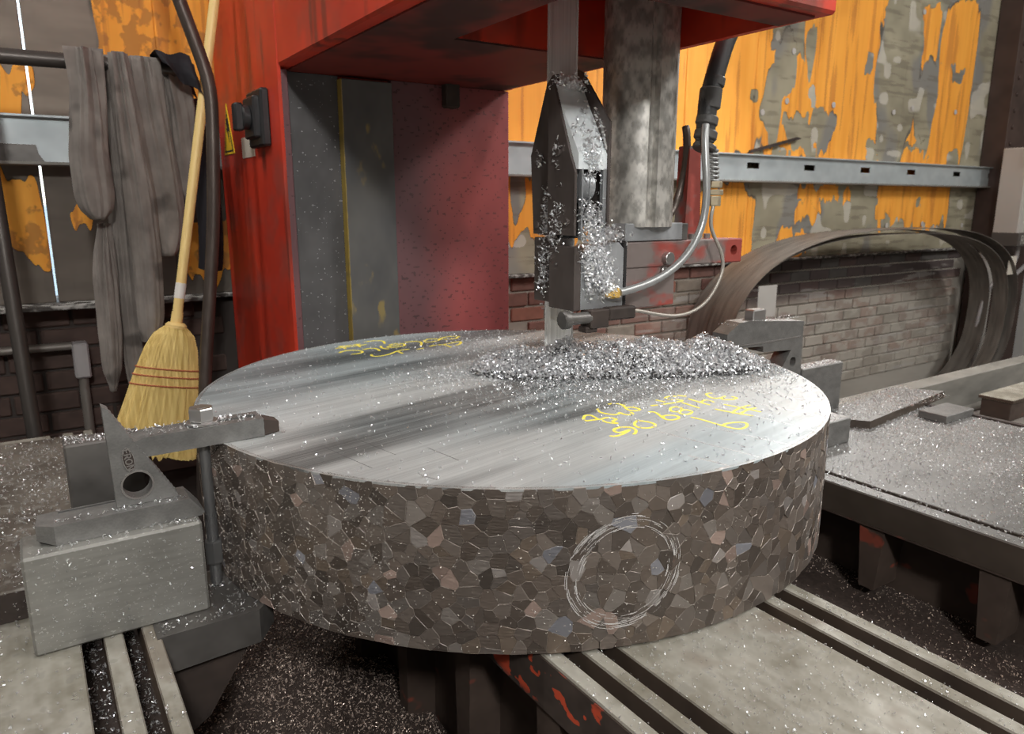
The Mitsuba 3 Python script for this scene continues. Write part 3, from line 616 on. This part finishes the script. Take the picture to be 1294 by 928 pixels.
# hoses
hs = add('hose', tube(spline([(1.70, 1.36, 2.3), (1.60, 1.34, 2.10), (1.556, 1.34, 2.015), (1.513, 1.34, 1.946), (1.483, 1.34, 1.87), (1.461, 1.34, 1.795), (1.457, 1.34, 1.738), (1.455, 1.34, 1.70)], 40), .0235, 16), 'm_rubber', sw, smooth=40, label='thick black rubber hose')
for (x, z, r, h) in ((1.478, 1.845, .0258, .024), (1.466, 1.805, .0275, .050), (1.459, 1.752, .0275, .022), (1.457, 1.718, .0285, .022), (1.455, 1.688, .0295, .014)):
    add('tape_band', cyl([x - .002, 1.34, z - h / 2], [x + .003, 1.34, z + h / 2], r, 18, .003), 'm_tape', hs, smooth=40)
add('coolant_tube', tube(spline([(1.440, 1.325, 1.74), (1.428, 1.31, 1.668), (1.428, 1.30, 1.584), (1.418, 1.30, 1.498), (1.383, 1.30, 1.441), (1.324, 1.30, 1.395), (1.247, 1.30, 1.365), (1.160, 1.305, 1.347)], 60), .0095, 12), 'm_tube_metal', sw, smooth=40, label='bent silver coolant tube')
t = np.linspace(0, 1, 90)
add('spring_guard', tube(np.stack([1.476 + .010 * t + .011 * np.cos(t * 2 * np.pi * 8), 1.33 + .011 * np.sin(t * 2 * np.pi * 8), 1.690 - .085 * t], 1), .0036, 6), 'm_tube_metal', sw, smooth=True)
add('fitting', cat(hexnut((1.488, 1.328), .019, 1.590, 1.606), hexnut((1.488, 1.328), .022, 1.572, 1.586), hexnut((1.486, 1.326), .017, 1.545, 1.570)), 'm_brass', sw)
add('wire', tube(spline([(1.482, 1.322, 1.555), (1.474, 1.32, 1.53), (1.473, 1.32, 1.50), (1.494, 1.31, 1.446), (1.510, 1.305, 1.395), (1.491, 1.305, 1.345), (1.450, 1.305, 1.302), (1.366, 1.31, 1.276), (1.297, 1.315, 1.283), (1.21, 1.32, 1.300)], 70), .0046, 8), 'm_wire', sw, smooth=True)
add('cable', tube(spline([(1.50, 1.45, 1.75), (1.50, 1.45, 1.62), (1.47, 1.45, 1.54), (1.43, 1.44, 1.51), (1.38, 1.47, 1.505)], 30), .010, 8), 'm_rod_brown', sw, smooth=True)

# ------------------------------------------------------------------ left clamping set
add('riser_block', bx(-.057, .194, 1.223, 1.318, .8805, 1.041, .004), 'm_block', label='big rectangular steel riser block standing on the left machine table', cat='steel block')
base = sub(hull([(-.010, 1.247, 1.0415), (-.010, 1.247, 1.073), (-.034, 1.262, 1.05), (-.034, 1.262, 1.074), (-.03, 1.312, 1.0415), (-.03, 1.312, 1.073), (.183, 1.247, 1.075), (.204, 1.247, 1.047), (.198, 1.247, 1.0415), (.183, 1.312, 1.075), (.204, 1.312, 1.047), (.198, 1.312, 1.0415)]),
           bx(-.002, .10, 1.300, 1.307, 1.06, 1.09, 0))
add('clamp_plate', base, 'm_clamp', label='flat steel clamp base lying on top of the riser block', cat='clamp')
n = 22; A, B = np.array([.078, 1.240]), np.array([.168, 1.078]); d = (B - A) / n; nn = np.array([d[1], -d[0]]); nn = -nn / np.linalg.norm(nn)
hyp = []
for q in range(n): hyp += [tuple(A + d * q), tuple(A + d * (q + .55) + nn * .0022)]
tri = Polygon([(.073, 1.243)] + hyp + [tuple(B), (.170, 1.0755), (.078, 1.0755)]).buffer(0).difference(Point(.1105, 1.108).buffer(.0215, quad_segs=12))
sb = add('step_block', prism(tri, 1.268, 1.296), 'm_clamp', label='triangular toothed step block with a round hole on the clamp base', cat='step block')
rim = Point(.1105, 1.108).buffer(.0245, quad_segs=12).difference(Point(.1105, 1.108).buffer(.0215, quad_segs=12))
add('hole_rim', prism(rim, 1.2665, 1.269), 'm_nut', sb)
def plate_text(s, h, x, z, ang, y=1.2682, depth=.0012, bold=False):
    tm = meshkit.text_mesh(s, h, depth, bold); c = tm.bounds.mean(0); tm.apply_translation([-c[0], -c[1], 0])
    tm.apply_transform(trimesh.transformations.rotation_matrix(ang, [0, 0, 1])); tm.apply_transform(trimesh.transformations.rotation_matrix(math.pi / 2, [1, 0, 0]))
    tm.apply_translation([x, y, z]); return tm
add('recess', prism(affinity.rotate(affinity.scale(affinity.translate(Point(0, 0).buffer(1, quad_segs=12), .1015, 1.152), .0085, .0205), 7), 1.2674, 1.2684), 'm_iron_dark', sb)
add('lettering', plate_text('ERON', .0100, .1015, 1.152, -1.45, y=1.2674, depth=.0014, bold=True), 'm_nut', sb, label='raised lettering')
ov = affinity.rotate(affinity.translate(Point(0, 0).buffer(1, quad_segs=12), .1015, 1.152), 0); ov = affinity.rotate(affinity.scale(ov, .0085, .0205), 7)
add('lettering', plate_text('HU E', .0075, .0875, 1.148, -1.45, depth=.0006), 'm_clamp', sb)
add('oval', prism(ov.difference(ov.buffer(-.0012)), 1.2664, 1.2685), 'm_nut', sb)
add('packing_block', bx(.018, .135, 1.385, 1.44, .9345, 1.156, .003), 'm_clamp_dark', label='dark upright steel packing block behind the triangular step block', cat='steel block')
st = thing('clamp_strap', 'long steel clamp strap holding the left edge of the billet', 'clamp')
add('bar', sub(hull([(.108, y, z) for y in (1.276, 1.330) for z in (1.162, 1.175)] + [(.13, y, z) for y in (1.276, 1.330) for z in (1.149, 1.182)] + [(.318, y, z) for y in (1.276, 1.330) for z in (1.1512, 1.184)]), bx(.245, .31, 1.297, 1.309, 1.17, 1.2, 0)), 'm_clamp', st)
add('nose', hull([(.318, y, z) for y in (1.280, 1.328) for z in (1.1512, 1.180)] + [(.348, y, z) for y in (1.292, 1.322) for z in (1.1512, 1.170)]), 'm_iron_dark', st)
sd = thing('clamp_bolt', 'hex-headed clamping bolt standing through the left clamp strap', 'bolt')
add('shank', cat(cyl([.222, 1.305, .884], [.222, 1.305, 1.19], .0090, 16), *[cyl([.222, 1.305, z], [.222, 1.305, z + .0016], .0102, 14) for z in np.arange(.89, 1.02, .0032)]), 'm_stud', sd, smooth=40)
add('washer', cyl([.222, 1.305, 1.1825], [.222, 1.305, 1.1885], .0265, 28, .0015), 'm_nut', sd, smooth=40)
hd = add('head', cat(hexnut((.222, 1.305), .0215, 1.1885, 1.212), cyl([.222, 1.305, 1.2115], [.222, 1.305, 1.2125], .010, 16)), 'm_nut', sd)
add('coupling_nut', hexnut((.222, 1.305), .0155, .925, .968), 'm_stud', sd)

# ------------------------------------------------------------------ right clamping set
rb = thing('clamp_strap', 'gooseneck steel clamp strap with a hole, behind the chip heap', 'clamp')
pg = Polygon([(1.612, 1.195), (1.612, 1.162), (1.66, 1.151), (1.77, 1.145), (1.77, 1.128), (1.90, 1.120), (1.855, 1.055), (1.862, .995), (1.958, .995), (1.953, 1.204), (1.72, 1.224), (1.665, 1.224)]).difference(Point(1.914, 1.083).buffer(.0145, quad_segs=8))
add('body', prism(pg, 1.362, 1.415), 'm_clamp', rb)
add('groove', prism([(1.66, 1.160), (1.77, 1.158), (1.94, 1.160), (1.94, 1.157), (1.77, 1.154), (1.66, 1.157)], 1.3605, 1.3625), 'm_nut', rb)
add('bolt_head', bx(1.735, 1.79, 1.375, 1.41, 1.215, 1.252, .003), 'm_nut', rb)
add('spacer_block', bx(1.86, 1.965, 1.365, 1.42, .8805, .9945, .002), 'm_clamp_dark', label='dark steel spacer under the gooseneck clamp strap', cat='steel block')
add('steel_block', bx(1.968, 2.178, 1.362, 1.415, .8805, 1.052, .003), 'm_clamp', label='tall grey steel block right of the gooseneck clamp', cat='steel block')
add('steel_block', bx(1.74, 1.925, 1.162, 1.255, .8805, .955, .003), 'm_clamp', label='low grey steel block beside the right edge of the billet', cat='steel block')
add('steel_plate', hull([(x, y, z) for z in (.8805, .906) for x, y in ((2.02, 1.29), (2.55, 1.41), (2.66, 1.27), (2.09, 1.20))]), 'm_table_right', label='chip-covered steel plate at the far corner of right table', cat='plate')
add('steel_plate', bx(2.34, 2.51, 1.10, 1.19, .8805, .905, .002), 'm_clamp', label='small steel plate on the far edge of right table', cat='plate')

# ------------------------------------------------------------------ behind, right
bm = thing('steel_beam', 'long grey steel channel lying behind the right machine table', 'beam')
add('web', bx(2.3, 7.2, 1.66, 1.68, .60, .75, .002), 'm_beam', bm)
add('flange', cat(bx(2.3, 7.2, 1.66, 1.75, .742, .752, .002), bx(2.3, 7.2, 1.60, 1.75, .596, .606, .002)), 'm_beam', bm)
add('workbench', bx(2.56, 7.2, -.6, 1.70, .55, .598, .003), 'm_concrete', label='low dusty bench beyond the right machine table', cat='bench')
wb = thing('steel_box', 'brown steel box with a lid on the bench at the right', 'box')
add('body', bx(3.59, 4.1, 1.425, 1.55, .5985, .685, .003), 'm_iron_side', wb)
add('lid', bx(3.58, 4.12, 1.415, 1.56, .685, .700, .002), 'm_table', wb)
# coil of spare blades
def band(cx, cz, rx, rz, y0, y1, ex, sk=0.0, n=120, t=.004):
    u = np.linspace(0, 2 * np.pi, n, endpoint=False)
    x = cx + rx * np.sign(np.cos(u)) * np.abs(np.cos(u)) ** ex; z = cz + rz * np.sign(np.sin(u)) * np.abs(np.sin(u)) ** ex
    x = x + sk * (z - cz)
    P = np.stack([x, z], 1); tg = np.roll(P, -1, 0) - np.roll(P, 1, 0); tg /= np.linalg.norm(tg, axis=1, keepdims=True); nr = np.stack([tg[:, 1], -tg[:, 0]], 1)
    V = []
    for y in (y0, y1):
        for s in (-1, 1):
            q = P + nr * s * t / 2; V.append(np.stack([q[:, 0], np.full(n, y), q[:, 1]], 1))
    v = np.vstack(V); i = np.arange(n); j = (i + 1) % n; f = []
    for a_, b_ in ((0, 1), (1, 3), (3, 2), (2, 0)):
        f += [np.stack([a_ * n + i, a_ * n + j, b_ * n + j], 1), np.stack([a_ * n + i, b_ * n + j, b_ * n + i], 1)]
    return trimesh.Trimesh(v, np.vstack(f), process=False)
co = thing('blade_coil', 'oval coil of spare saw blade bands standing against the brick wall', 'coil')
for cx, cz, rx, rz, y0, y1, ex, sk in ((4.78, .705, 1.66, .690, 2.63, 2.80, .74, .06), (4.80, .70, 1.64, .680, 2.83, 2.98, .76, .04), (4.74, .70, 1.62, .662, 2.66, 2.77, .74, .06)):
    add('band', band(cx, cz, rx, rz, y0, y1, ex, sk), 'm_band', co, smooth=50)
add('tag', bx(6.28, 6.40, 2.655, 2.66, 1.02, 1.16, 0), 'm_white_sticker', co, label='pale tag')
add('tag', bx(3.42, 3.58, 2.69, 2.695, .92, 1.10, 0), 'm_box_grey', co, label='grey tag')
add('wall_post', cyl([6.52, 2.92, 0], [6.52, 2.92, 1.24], .06, 12), 'm_box_grey', label='short pale pipe post at the right end of the blade coil', cat='post', smooth=40)

# ------------------------------------------------------------------ behind, left
add('rail', cyl([-1.4, 2.70, 1.953], [.535, 2.70, 1.972], .0225, 16), 'm_pipe', label='horizontal dark steel pipe rail carrying the filter bags', cat='rail', smooth=40)
add('rod', cyl([-.055, 2.72, 1.95], [-.030, 2.60, .55], .022, 14), 'm_pipe', label='dark steel rod leaning at the far left below the rail', cat='rod', smooth=40)
add('rod', tube(spline([(.42, 2.50, 2.55), (.463, 2.50, 2.17), (.511, 2.50, 2.008), (.536, 2.50, 1.903), (.536, 2.50, 1.788), (.515, 2.50, 1.502), (.477, 2.50, 1.216), (.420, 2.48, .787), (.396, 2.48, .50)], 60), .0195, 14), 'm_rod_brown', label='bent brown steel rod standing in front of the broom', cat='rod', smooth=40)
add('rod', tube(spline([(.568, 2.66, 2.02), (.571, 2.66, 1.82), (.540, 2.66, 1.44), (.497, 2.64, 1.1), (.43, 2.62, .60)], 30), .013, 12), 'm_clamp_dark', label='thin straight grey rod beside the red column', cat='rod', smooth=40)
# broom
br = thing('corn_broom', 'yellow corn broom with pale wooden handle leaning by the red column', 'broom')
hp0, hp1 = np.array([.392, 2.585, 1.178]), np.array([.567, 2.615, 2.02])
add('handle', cyl(hp0, hp1 + (hp1 - hp0) * .25, .0155, 14), 'm_handle', br, smooth=40)
ax = (hp1 - hp0) / np.linalg.norm(hp1 - hp0)
add('sleeve', cyl(hp0 + ax * .075, hp0 + ax * .125, .0165, 14), 'm_white_tape', br, smooth=40)
add('collar', cat(cyl(hp0 - ax * .005, hp0 + ax * .03, .018, 14), cyl(hp0 - ax * .03, hp0 - ax * .005, .033, 16, .008)), 'm_handle', br, smooth=40)
prof = [(0.0, .036, .030), (.025, .062, .034), (.07, .080, .036), (.16, .098, .034), (.26, .112, .030), (.36, .128, .028), (.42, .134, .026)]
side = np.cross(ax, [0, 1, 0]); side /= np.linalg.norm(side); dep = np.cross(side, ax)
rg = np.random.default_rng(8); na = 120; V = []
ca = np.linspace(0, 2 * np.pi, na, endpoint=False); jit = rg.uniform(.93, 1.05, na)
for s_, w_, d_ in prof:
    c = hp0 - ax * (s_ + .02) - np.array([.05, 0, 0]) * s_
    rr = 1 + (jit - 1) * (0.4 + 1.5 * s_)
    V.append(c + (np.cos(ca) * w_ * rr)[:, None] * side + (np.sin(ca) * d_ * rr)[:, None] * dep)
V[-1] = V[-1] - ax * rg.uniform(-.02, .02, (na, 1))
v = np.vstack(V + [[hp0 - ax * .02], [hp0 - ax * .44 - np.array([.021, 0, 0])]]); f = []
for q in range(len(prof) - 1):
    for j_ in range(na):
        k = (j_ + 1) % na; f += [[q * na + j_, q * na + k, (q + 1) * na + k], [q * na + j_, (q + 1) * na + k, (q + 1) * na + j_]]
for j_ in range(na): f += [[len(v) - 2, (j_ + 1) % na, j_], [len(v) - 1, (len(prof) - 1) * na + j_, (len(prof) - 1) * na + (j_ + 1) % na]]
bs = add('bristles', trimesh.Trimesh(v, f, process=False), 'm_broom', br, smooth=False)
for s_, w_, d_ in ((.135, .0945, .037), (.160, .099, .0365), (.19, .103, .036)):
    c = hp0 - ax * (s_ + .02) - np.array([.05, 0, 0]) * s_
    ring = c + (np.cos(ca) * w_ * 1.035)[:, None] * side + (np.sin(ca) * d_ * 1.06)[:, None] * dep
    add('thread', tube(np.vstack([ring, ring[:1]]), .0022, 6, False), 'm_thread', bs, smooth=True)
# filter bags over the rail
def bag(rows, yc, depth, pleat, nn=64, seed=0, closed=True):
    """rows of (centre x, z, half width): flattened cloth tube, gathered at the top"""
    rows = np.array(rows, float); zz = np.linspace(rows[0, 1], rows[-1, 1], 40)
    cx = np.interp(-zz, -rows[:, 1], rows[:, 0]); hw = np.interp(-zz, -rows[:, 1], rows[:, 2])
    from scipy.ndimage import gaussian_filter1d
    cx, hw = gaussian_filter1d(cx, 1.2, mode='nearest'), gaussian_filter1d(hw, .8, mode='nearest')
    t = np.linspace(0, 2 * np.pi, nn, endpoint=False); V = []
    rg = np.random.default_rng(seed); ph = rg.uniform(0, 6, 4)
    L = zz[0] - zz[-1]
    for x, z, w in zip(cx, zz, hw):
        s = (zz[0] - z) / L
        pl = 1.7 * pleat * math.exp(-s * 3.2) + .05
        k = 1 + pl * (np.sin(5 * t + ph[0] + 2 * s) * .6 + np.sin(11 * t + ph[1] - 3 * s) * .45 + np.sin(17 * t + ph[2]) * .25) + .03 * np.sin(9 * s + ph[3] + 2 * t)
        d = depth * (0.55 + .45 * min(1, s * 3)) * min(1.0, w / .03 + .25)
        V.append(np.stack([x + w * np.cos(t) * k, yc - .02 * 0 + d * np.sin(t) * k, np.full(nn, z)], 1))
    V = np.vstack(V + [[[cx[0], yc, zz[0] + .004]], [[cx[-1], yc, zz[-1] - .006]]]); f = []
    for q in range(39):
        for j_ in range(nn):
            k = (j_ + 1) % nn; f += [[q * nn + j_, (q + 1) * nn + k, q * nn + k], [q * nn + j_, (q + 1) * nn + j_, (q + 1) * nn + k]]
    for j_ in range(nn): k = (j_ + 1) % nn; f += [[len(V) - 2, j_, k], [len(V) - 1, 39 * nn + k, 39 * nn + j_]]
    return trimesh.Trimesh(V, f, process=False)
BAGS = [([(.222, 1.995, .036), (.220, 1.876, .040), (.204, 1.689, .051), (.206, 1.569, .051), (.206, 1.525, .041), (.206, 1.505, .016)], 2.615, .042, .30, 'leftmost plump grey filter bag with a rounded end hanging over the rail'),
        ([(.292, 1.995, .030), (.282, 1.81, .029), (.278, 1.495, .034), (.272, 1.189, .033), (.270, .974, .028), (.268, .915, .012)], 2.705, .028, .34, 'longest grey filter bag hanging to the brickwork, second from the left'),
        ([(.222, 1.49, .012), (.214, 1.40, .024), (.210, 1.322, .031), (.205, 1.142, .033), (.198, 1.025, .026), (.196, .975, .012), (.194, .955, .009)], 2.665, .028, .40, 'folded pleated grey filter bag hanging below the leftmost plump one'),
        ([(.310, 1.995, .018), (.316, 1.813, .033), (.327, 1.57, .044), (.330, 1.368, .042), (.324, 1.186, .040), (.314, 1.115, .026)], 2.635, .040, .30, 'long grey filter bag ending above the broom head, in the middle of the row'),
        ([(.384, 1.995, .040), (.390, 1.816, .048), (.405, 1.645, .050), (.410, 1.494, .052), (.402, 1.42, .044), (.397, 1.385, .022)], 2.675, .040, .26, 'wide grey filter bag left of the black cloth on the rail'),
        ([(.474, 1.995, .042), (.486, 1.847, .044), (.488, 1.673, .040), (.484, 1.60, .030), (.482, 1.565, .012)], 2.715, .034, .24, 'short grey filter bag under the black cloth beside the broom handle')]
for q, (rows, yc, dp, pl, lab) in enumerate(BAGS):
    add('filter_bag', bag(rows, yc, dp, pl, seed=q), 'm_cloth', label=lab, cat='filter bag', group='grey filter bags hanging over the pipe rail', smooth=60)
rg = np.random.default_rng(4)
u, v_ = np.meshgrid(np.linspace(0, 1, 26), np.linspace(0, 1, 20))
q3 = np.stack([.408 + .10 * u + .035 * v_ * u + .02 * (1 - u) * v_, 2.615 + .10 * (1 - v_) * 0 - .02 * np.sin(u * 9) * v_, 2.005 - .10 * v_ * (.35 + .9 * u) + .005 * np.sin(u * 9 + 1)], -1).reshape(-1, 3)
q3[:, 1] -= .018 * meshkit.fbm(q3 * 30, 3, 2)
ff = [[r * 26 + c, r * 26 + c + 1, (r + 1) * 26 + c + 1, (r + 1) * 26 + c] for r in range(19) for c in range(25)]
q4 = q3 + [0, .10, 0]; top = np.array(ff) + len(q3)
bridge = [[c, c + 1, c + 1 + len(q3), c + len(q3)] for c in range(25)]
add('black_cloth', (np.vstack([q3, q4]), np.vstack([ff, top, bridge])), 'm_cloth_black', label='crumpled black cloth thrown over the right end of the rail', cat='cloth', smooth=60)
cd = thing('conduit', 'grey electrical conduit with a small box on the left brickwork', 'conduit')
add('pipe', cyl([-1.2, 3.09, 1.06], [.11, 3.09, 1.045], .015, 12), 'm_conduit', cd, smooth=40)
add('junction_box', bx(.108, .160, 3.06, 3.135, .925, 1.055, .006), 'm_conduit_box', cd)
add('pipe', cyl([.133, 3.09, 0], [.133, 3.09, .93], .017, 12), 'm_conduit', cd, smooth=40)
add('rubber_hose', tube(spline([(.53, 2.86, 1.9), (.57, 2.86, 1.65), (.575, 2.85, 1.45), (.565, 2.86, 1.32)], 20), .042, 12), 'm_cloth_black', label='black hose end behind the rods beside the red column', cat='hose', smooth=40)

# ------------------------------------------------------------------ metal chips
rng = np.random.default_rng(77)
SEG = [((.985, 1.485), (1.16, 1.41), .072, .052), ((1.10, 1.44), (1.32, 1.31), .088, .064), ((1.28, 1.34), (1.44, 1.262), .080, .066), ((1.40, 1.29), (1.50, 1.235), .055, .030)]
def heap_h(x, y):
    h = np.zeros_like(x)
    for (a0, b0), (a1, b1), w, hh in SEG:
        dx, dy = a1 - a0, b1 - b0; t = np.clip(((x - a0) * dx + (y - b0) * dy) / (dx * dx + dy * dy), 0, 1)
        d = np.hypot(x - a0 - t * dx, y - b0 - t * dy)
        h = np.maximum(h, hh * np.clip(1 - (d / (w * 1.7)) ** 1.5, 0, 1))
    p = np.stack([x * 28, y * 28, 0 * x], -1)
    return h * (.55 + .75 * meshkit.fbm(p, 3, 5)) 
gx, gy = np.meshgrid(np.linspace(.85, 1.75, 181), np.linspace(1.05, 1.68, 127))
hz = heap_h(gx, gy); hv = np.stack([gx, gy, ZT - .003 + hz * .86], -1).reshape(-1, 3)
ii = np.arange(181 * 127).reshape(127, 181)
hf = np.stack([ii[:-1, :-1], ii[:-1, 1:], ii[1:, 1:], ii[1:, :-1]], -1).reshape(-1, 4)
hf = hf[(hz.reshape(-1)[hf] > .004).all(1)]
used = np.unique(hf); rem = -np.ones(len(hv), int); rem[used] = np.arange(len(used))
hp = thing('chip_heap', 'heap of bright curled steel chips on the billet below the guide head', 'metal chips'); labels[hp]['kind'] = 'stuff'
pts = np.stack([rng.uniform(.85, 1.75, 90000), rng.uniform(1.05, 1.68, 90000)], 1); hh = heap_h(pts[:, 0], pts[:, 1])
keep = rng.uniform(size=len(pts)) < np.clip(hh / .02, 0, 1); pts, hh = pts[keep][:17000], hh[keep][:17000]
p3 = np.column_stack([pts, ZT + hh * rng.uniform(.70, 1.06, len(pts)) + .001])
add('chips', chips(p3, rng, 1.95), 'm_chip', hp, kind='stuff')
add('mound', (hv[used], rem[hf]), 'm_mound', hp, kind='stuff')
# loose chips on the billet
def dens(p):
    d = np.hypot((p[:, 0] - 1.16) / 1.25, p[:, 1] - 1.33); ins = np.hypot(p[:, 0] - CX, p[:, 1] - CY) < RB - .006
    near = np.exp(-(np.maximum(0, d - .16) / .10) ** 1.3) + .5 * np.exp(-((p[:, 0] - .86) / .13) ** 2 - ((p[:, 1] - 1.52) / .10) ** 2)
    right = np.exp(-((p[:, 0] - 1.50) / .12) ** 2 - ((p[:, 1] - 1.17) / .14) ** 2) * .75
    back = np.exp(-((p[:, 0] - 1.10) / .16) ** 2 - ((p[:, 1] - 1.85) / .14) ** 2) * .35
    return np.clip(near * .9 + right + back + .035, 0, 1) * ins
add('loose_chips', chips(rand_in(rng, 13000, .24, 1.62, .71, 2.1, ZT, dens), rng, 1.05, True), 'm_chip', label='loose bright chips scattered over the top of the billet', cat='metal chips', kind='stuff')
# chips caught on the guide head
def seg_pts(a0, a1, w, n): 
    t = rng.uniform(size=(n, 1)); return np.array(a0) + (np.array(a1) - a0) * t + rng.normal(0, 1, (n, 3)) * w
gp = np.vstack([seg_pts((1.085, 1.335, 1.545), (1.115, 1.325, 1.40), (.016, .008, .012), 1700), seg_pts((1.10, 1.318, 1.44), (1.135, 1.312, 1.345), (.013, .006, .01), 1300), seg_pts((1.14, 1.36, 1.50), (1.17, 1.36, 1.465), (.02, .02, .008), 500),
                seg_pts((1.068, 1.32, 1.45), (1.085, 1.318, 1.36), (.008, .005, .02), 500),
                seg_pts((1.075, 1.325, 1.69), (1.09, 1.322, 1.62), (.012, .005, .016), 350), seg_pts((1.07, 1.42, 1.825), (1.115, 1.41, 1.81), (.02, .01, .008), 420),
                seg_pts((1.072, 1.472, 1.56), (1.072, 1.475, 1.48), (.002, .012, .022), 380), seg_pts((1.070, 1.488, 1.45), (1.070, 1.488, 1.34), (.002, .013, .02), 300), seg_pts((1.040, 1.40, 1.55), (1.040, 1.40, 1.46), (.003, .015, .03), 220),
                seg_pts((1.072, 1.515, 1.655), (1.072, 1.505, 1.65), (.002, .008, .009), 60), seg_pts((1.040, 1.395, 1.68), (1.04, 1.40, 1.65), (.003, .007, .012), 50), seg_pts((1.05, 1.34, 1.70), (1.12, 1.40, 1.78), (.01, .006, .006), 60), seg_pts((1.12, 1.36, 1.76), (1.125, 1.335, 1.69), (.006, .004, .008), 60)])
add('caught_chips', chips(gp[rng.uniform(size=len(gp)) < .55], rng, 1.75), 'm_chip', label='bright chips packed into the saw guide head', cat='metal chips', kind='stuff')
# tables
lp = rand_in(rng, 3400, -.45, .085, 1.37, 2.26, .9345)
lp2 = rand_in(rng, 1000, -.45, .112, .6, 1.36, .8805, lambda p: np.where((p[:, 0] < .004) | ((p[:, 0] > .034) & (p[:, 0] < .062)) | (p[:, 0] > .088), 1.0, 0))
lp3 = np.vstack([rand_in(rng, 420, .005, .033, .75, 1.36, .826), rand_in(rng, 420, .063, .087, .75, 1.36, .826)])
lp4 = rand_in(rng, 240, .115, .29, 1.18, 1.32, .8825)
lp5 = np.vstack([rand_in(rng, 160, .02, .133, 1.388, 1.436, 1.157), rand_in(rng, 150, .13, .32, 1.278, 1.328, 1.184), rand_in(rng, 60, -.05, .19, 1.225, 1.246, 1.0415), rand_in(rng, 50, -.02, .18, 1.25, 1.266, 1.075)])
lp6 = np.column_stack([rng.uniform(-.05, .19, 90), np.full(90, 1.2215), rng.uniform(.89, 1.03, 90)])
lp7 = np.column_stack([rng.uniform(-.45, .02, 260), np.full(260, 1.361), rng.uniform(.885, .93, 260)])
add('table_chips', chips(np.vstack([lp, lp2, lp3, lp4, lp5, lp6, lp7]), rng, .95, True), 'm_chip', label='fine bright chips scattered over left table and its clamps', cat='metal chips', kind='stuff')
cp = rand_in(rng, 2400, .588, 1.092, .25, 1.0, .8805, lambda p: ((p[:, 0] < .617) | ((p[:, 0] > .644) & (p[:, 0] < .67)) | ((p[:, 0] > .697) & (p[:, 0] < .973)) | ((p[:, 0] > 1.0) & (p[:, 0] < 1.029)) | (p[:, 0] > 1.062)) * .8)
cp2 = np.vstack([rand_in(rng, 260, .672, .695, .3, .8, .816), rand_in(rng, 420, .975, .998, .3, .8, .816), rand_in(rng, 420, 1.031, 1.060, .3, .8, .816)])
add('table_chips', chips(np.vstack([cp, cp2]), rng, .62, True), 'm_chip', label='fine chips scattered over the middle machine table and slots', cat='metal chips', kind='stuff')
rp_ = rand_in(rng, 15000, 1.60, 2.50, .3, 1.40, .8805, lambda p: np.clip(.12 + .9 * meshkit.noise(p * [3.2, 3.2, 1]) ** 2 * np.clip((p[:, 0] - 1.62) / .45, .15, 1), 0, 1))
rp2 = np.vstack([rand_in(rng, 1300, 2.04, 2.6, 1.22, 1.40, .9065), rand_in(rng, 260, 1.97, 2.175, 1.364, 1.41, 1.0525), rand_in(rng, 60, 1.75, 1.92, 1.165, 1.25, .9555), rand_in(rng, 240, 1.63, 1.95, 1.364, 1.413, 1.216)])
add('table_chips', chips(np.vstack([rp_, rp2]), rng, .9, True), 'm_chip', label='bright chips strewn over right table and its blocks', cat='metal chips', kind='stuff')
# pits
def mound(x0, x1, y0, y1, z, fn, n=70):
    gx, gy = np.meshgrid(np.linspace(x0, x1, n), np.linspace(y0, y1, n)); v = np.stack([gx, gy, z + fn(gx, gy)], -1).reshape(-1, 3)
    k = np.arange(n * n).reshape(n, n); return (v, np.stack([k[:-1, :-1], k[:-1, 1:], k[1:, 1:], k[1:, :-1]], -1).reshape(-1, 4))
hfn = lambda x, y: .075 * np.exp(-((x - .46) / .20) ** 2 - ((y - 1.38) / .30) ** 2) + .05 * np.exp(-((x - .25) / .16) ** 2 - ((y - 1.75) / .3) ** 2) + .02 * meshkit.fbm(np.stack([x * 14, y * 14, 0 * x], -1), 3)
pt = thing('pit_chips', 'dark mound of brownish chips in the pit below the billet', 'metal chips'); labels[pt]['kind'] = 'stuff'
add('mound', mound(.10, .655, .5, 2.15, .388, hfn), 'm_mound_brown', pt, kind='stuff')
pp = rand_in(rng, 16000, .11, .65, .9, 2.1, 0); pp[:, 2] = .389 + hfn(pp[:, 0], pp[:, 1])
add('chips', chips(pp, rng, 1.1, True), 'm_chip_brown', pt, kind='stuff')
hf2 = lambda x, y: .012 * meshkit.fbm(np.stack([x * 12, y * 12, 0 * x], -1), 3) + .05 * np.clip((1.25 - x) / .15, 0, 1) ** 2 * 0
pt2 = thing('pit_chips', 'brown chips lying in the pan before the ribbed right table', 'metal chips'); labels[pt2]['kind'] = 'stuff'
add('mound', mound(1.04, 1.70, .1, 1.4, .614, hf2), 'm_mound_brown', pt2, kind='stuff')
pp = rand_in(rng, 3800, 1.09, 1.70, .2, 1.4, 0, lambda p: np.clip(meshkit.noise(p * [7, 7, 1] + 3) * 1.6 - .5, .05, 1)); pp[:, 2] = .615 + hf2(pp[:, 0], pp[:, 1])
add('chips', chips(pp, rng, .9, True), 'm_chip_brown', pt2, kind='stuff')
# chips clinging to the dark left flank of the billet
th = np.radians(np.r_[rng.uniform(180, 222, 2200), rng.uniform(215, 270, 700)]); zz = rng.uniform(ZB + .004, ZT - .004, 2900)
add('flank_chips', chips(np.column_stack([CX + (RB + .001) * np.cos(th), CY + (RB + .001) * np.sin(th), zz]), rng, .55), 'm_chip_dull', label='fine chips clinging to the dark left side of the billet', cat='metal chips', kind='stuff')
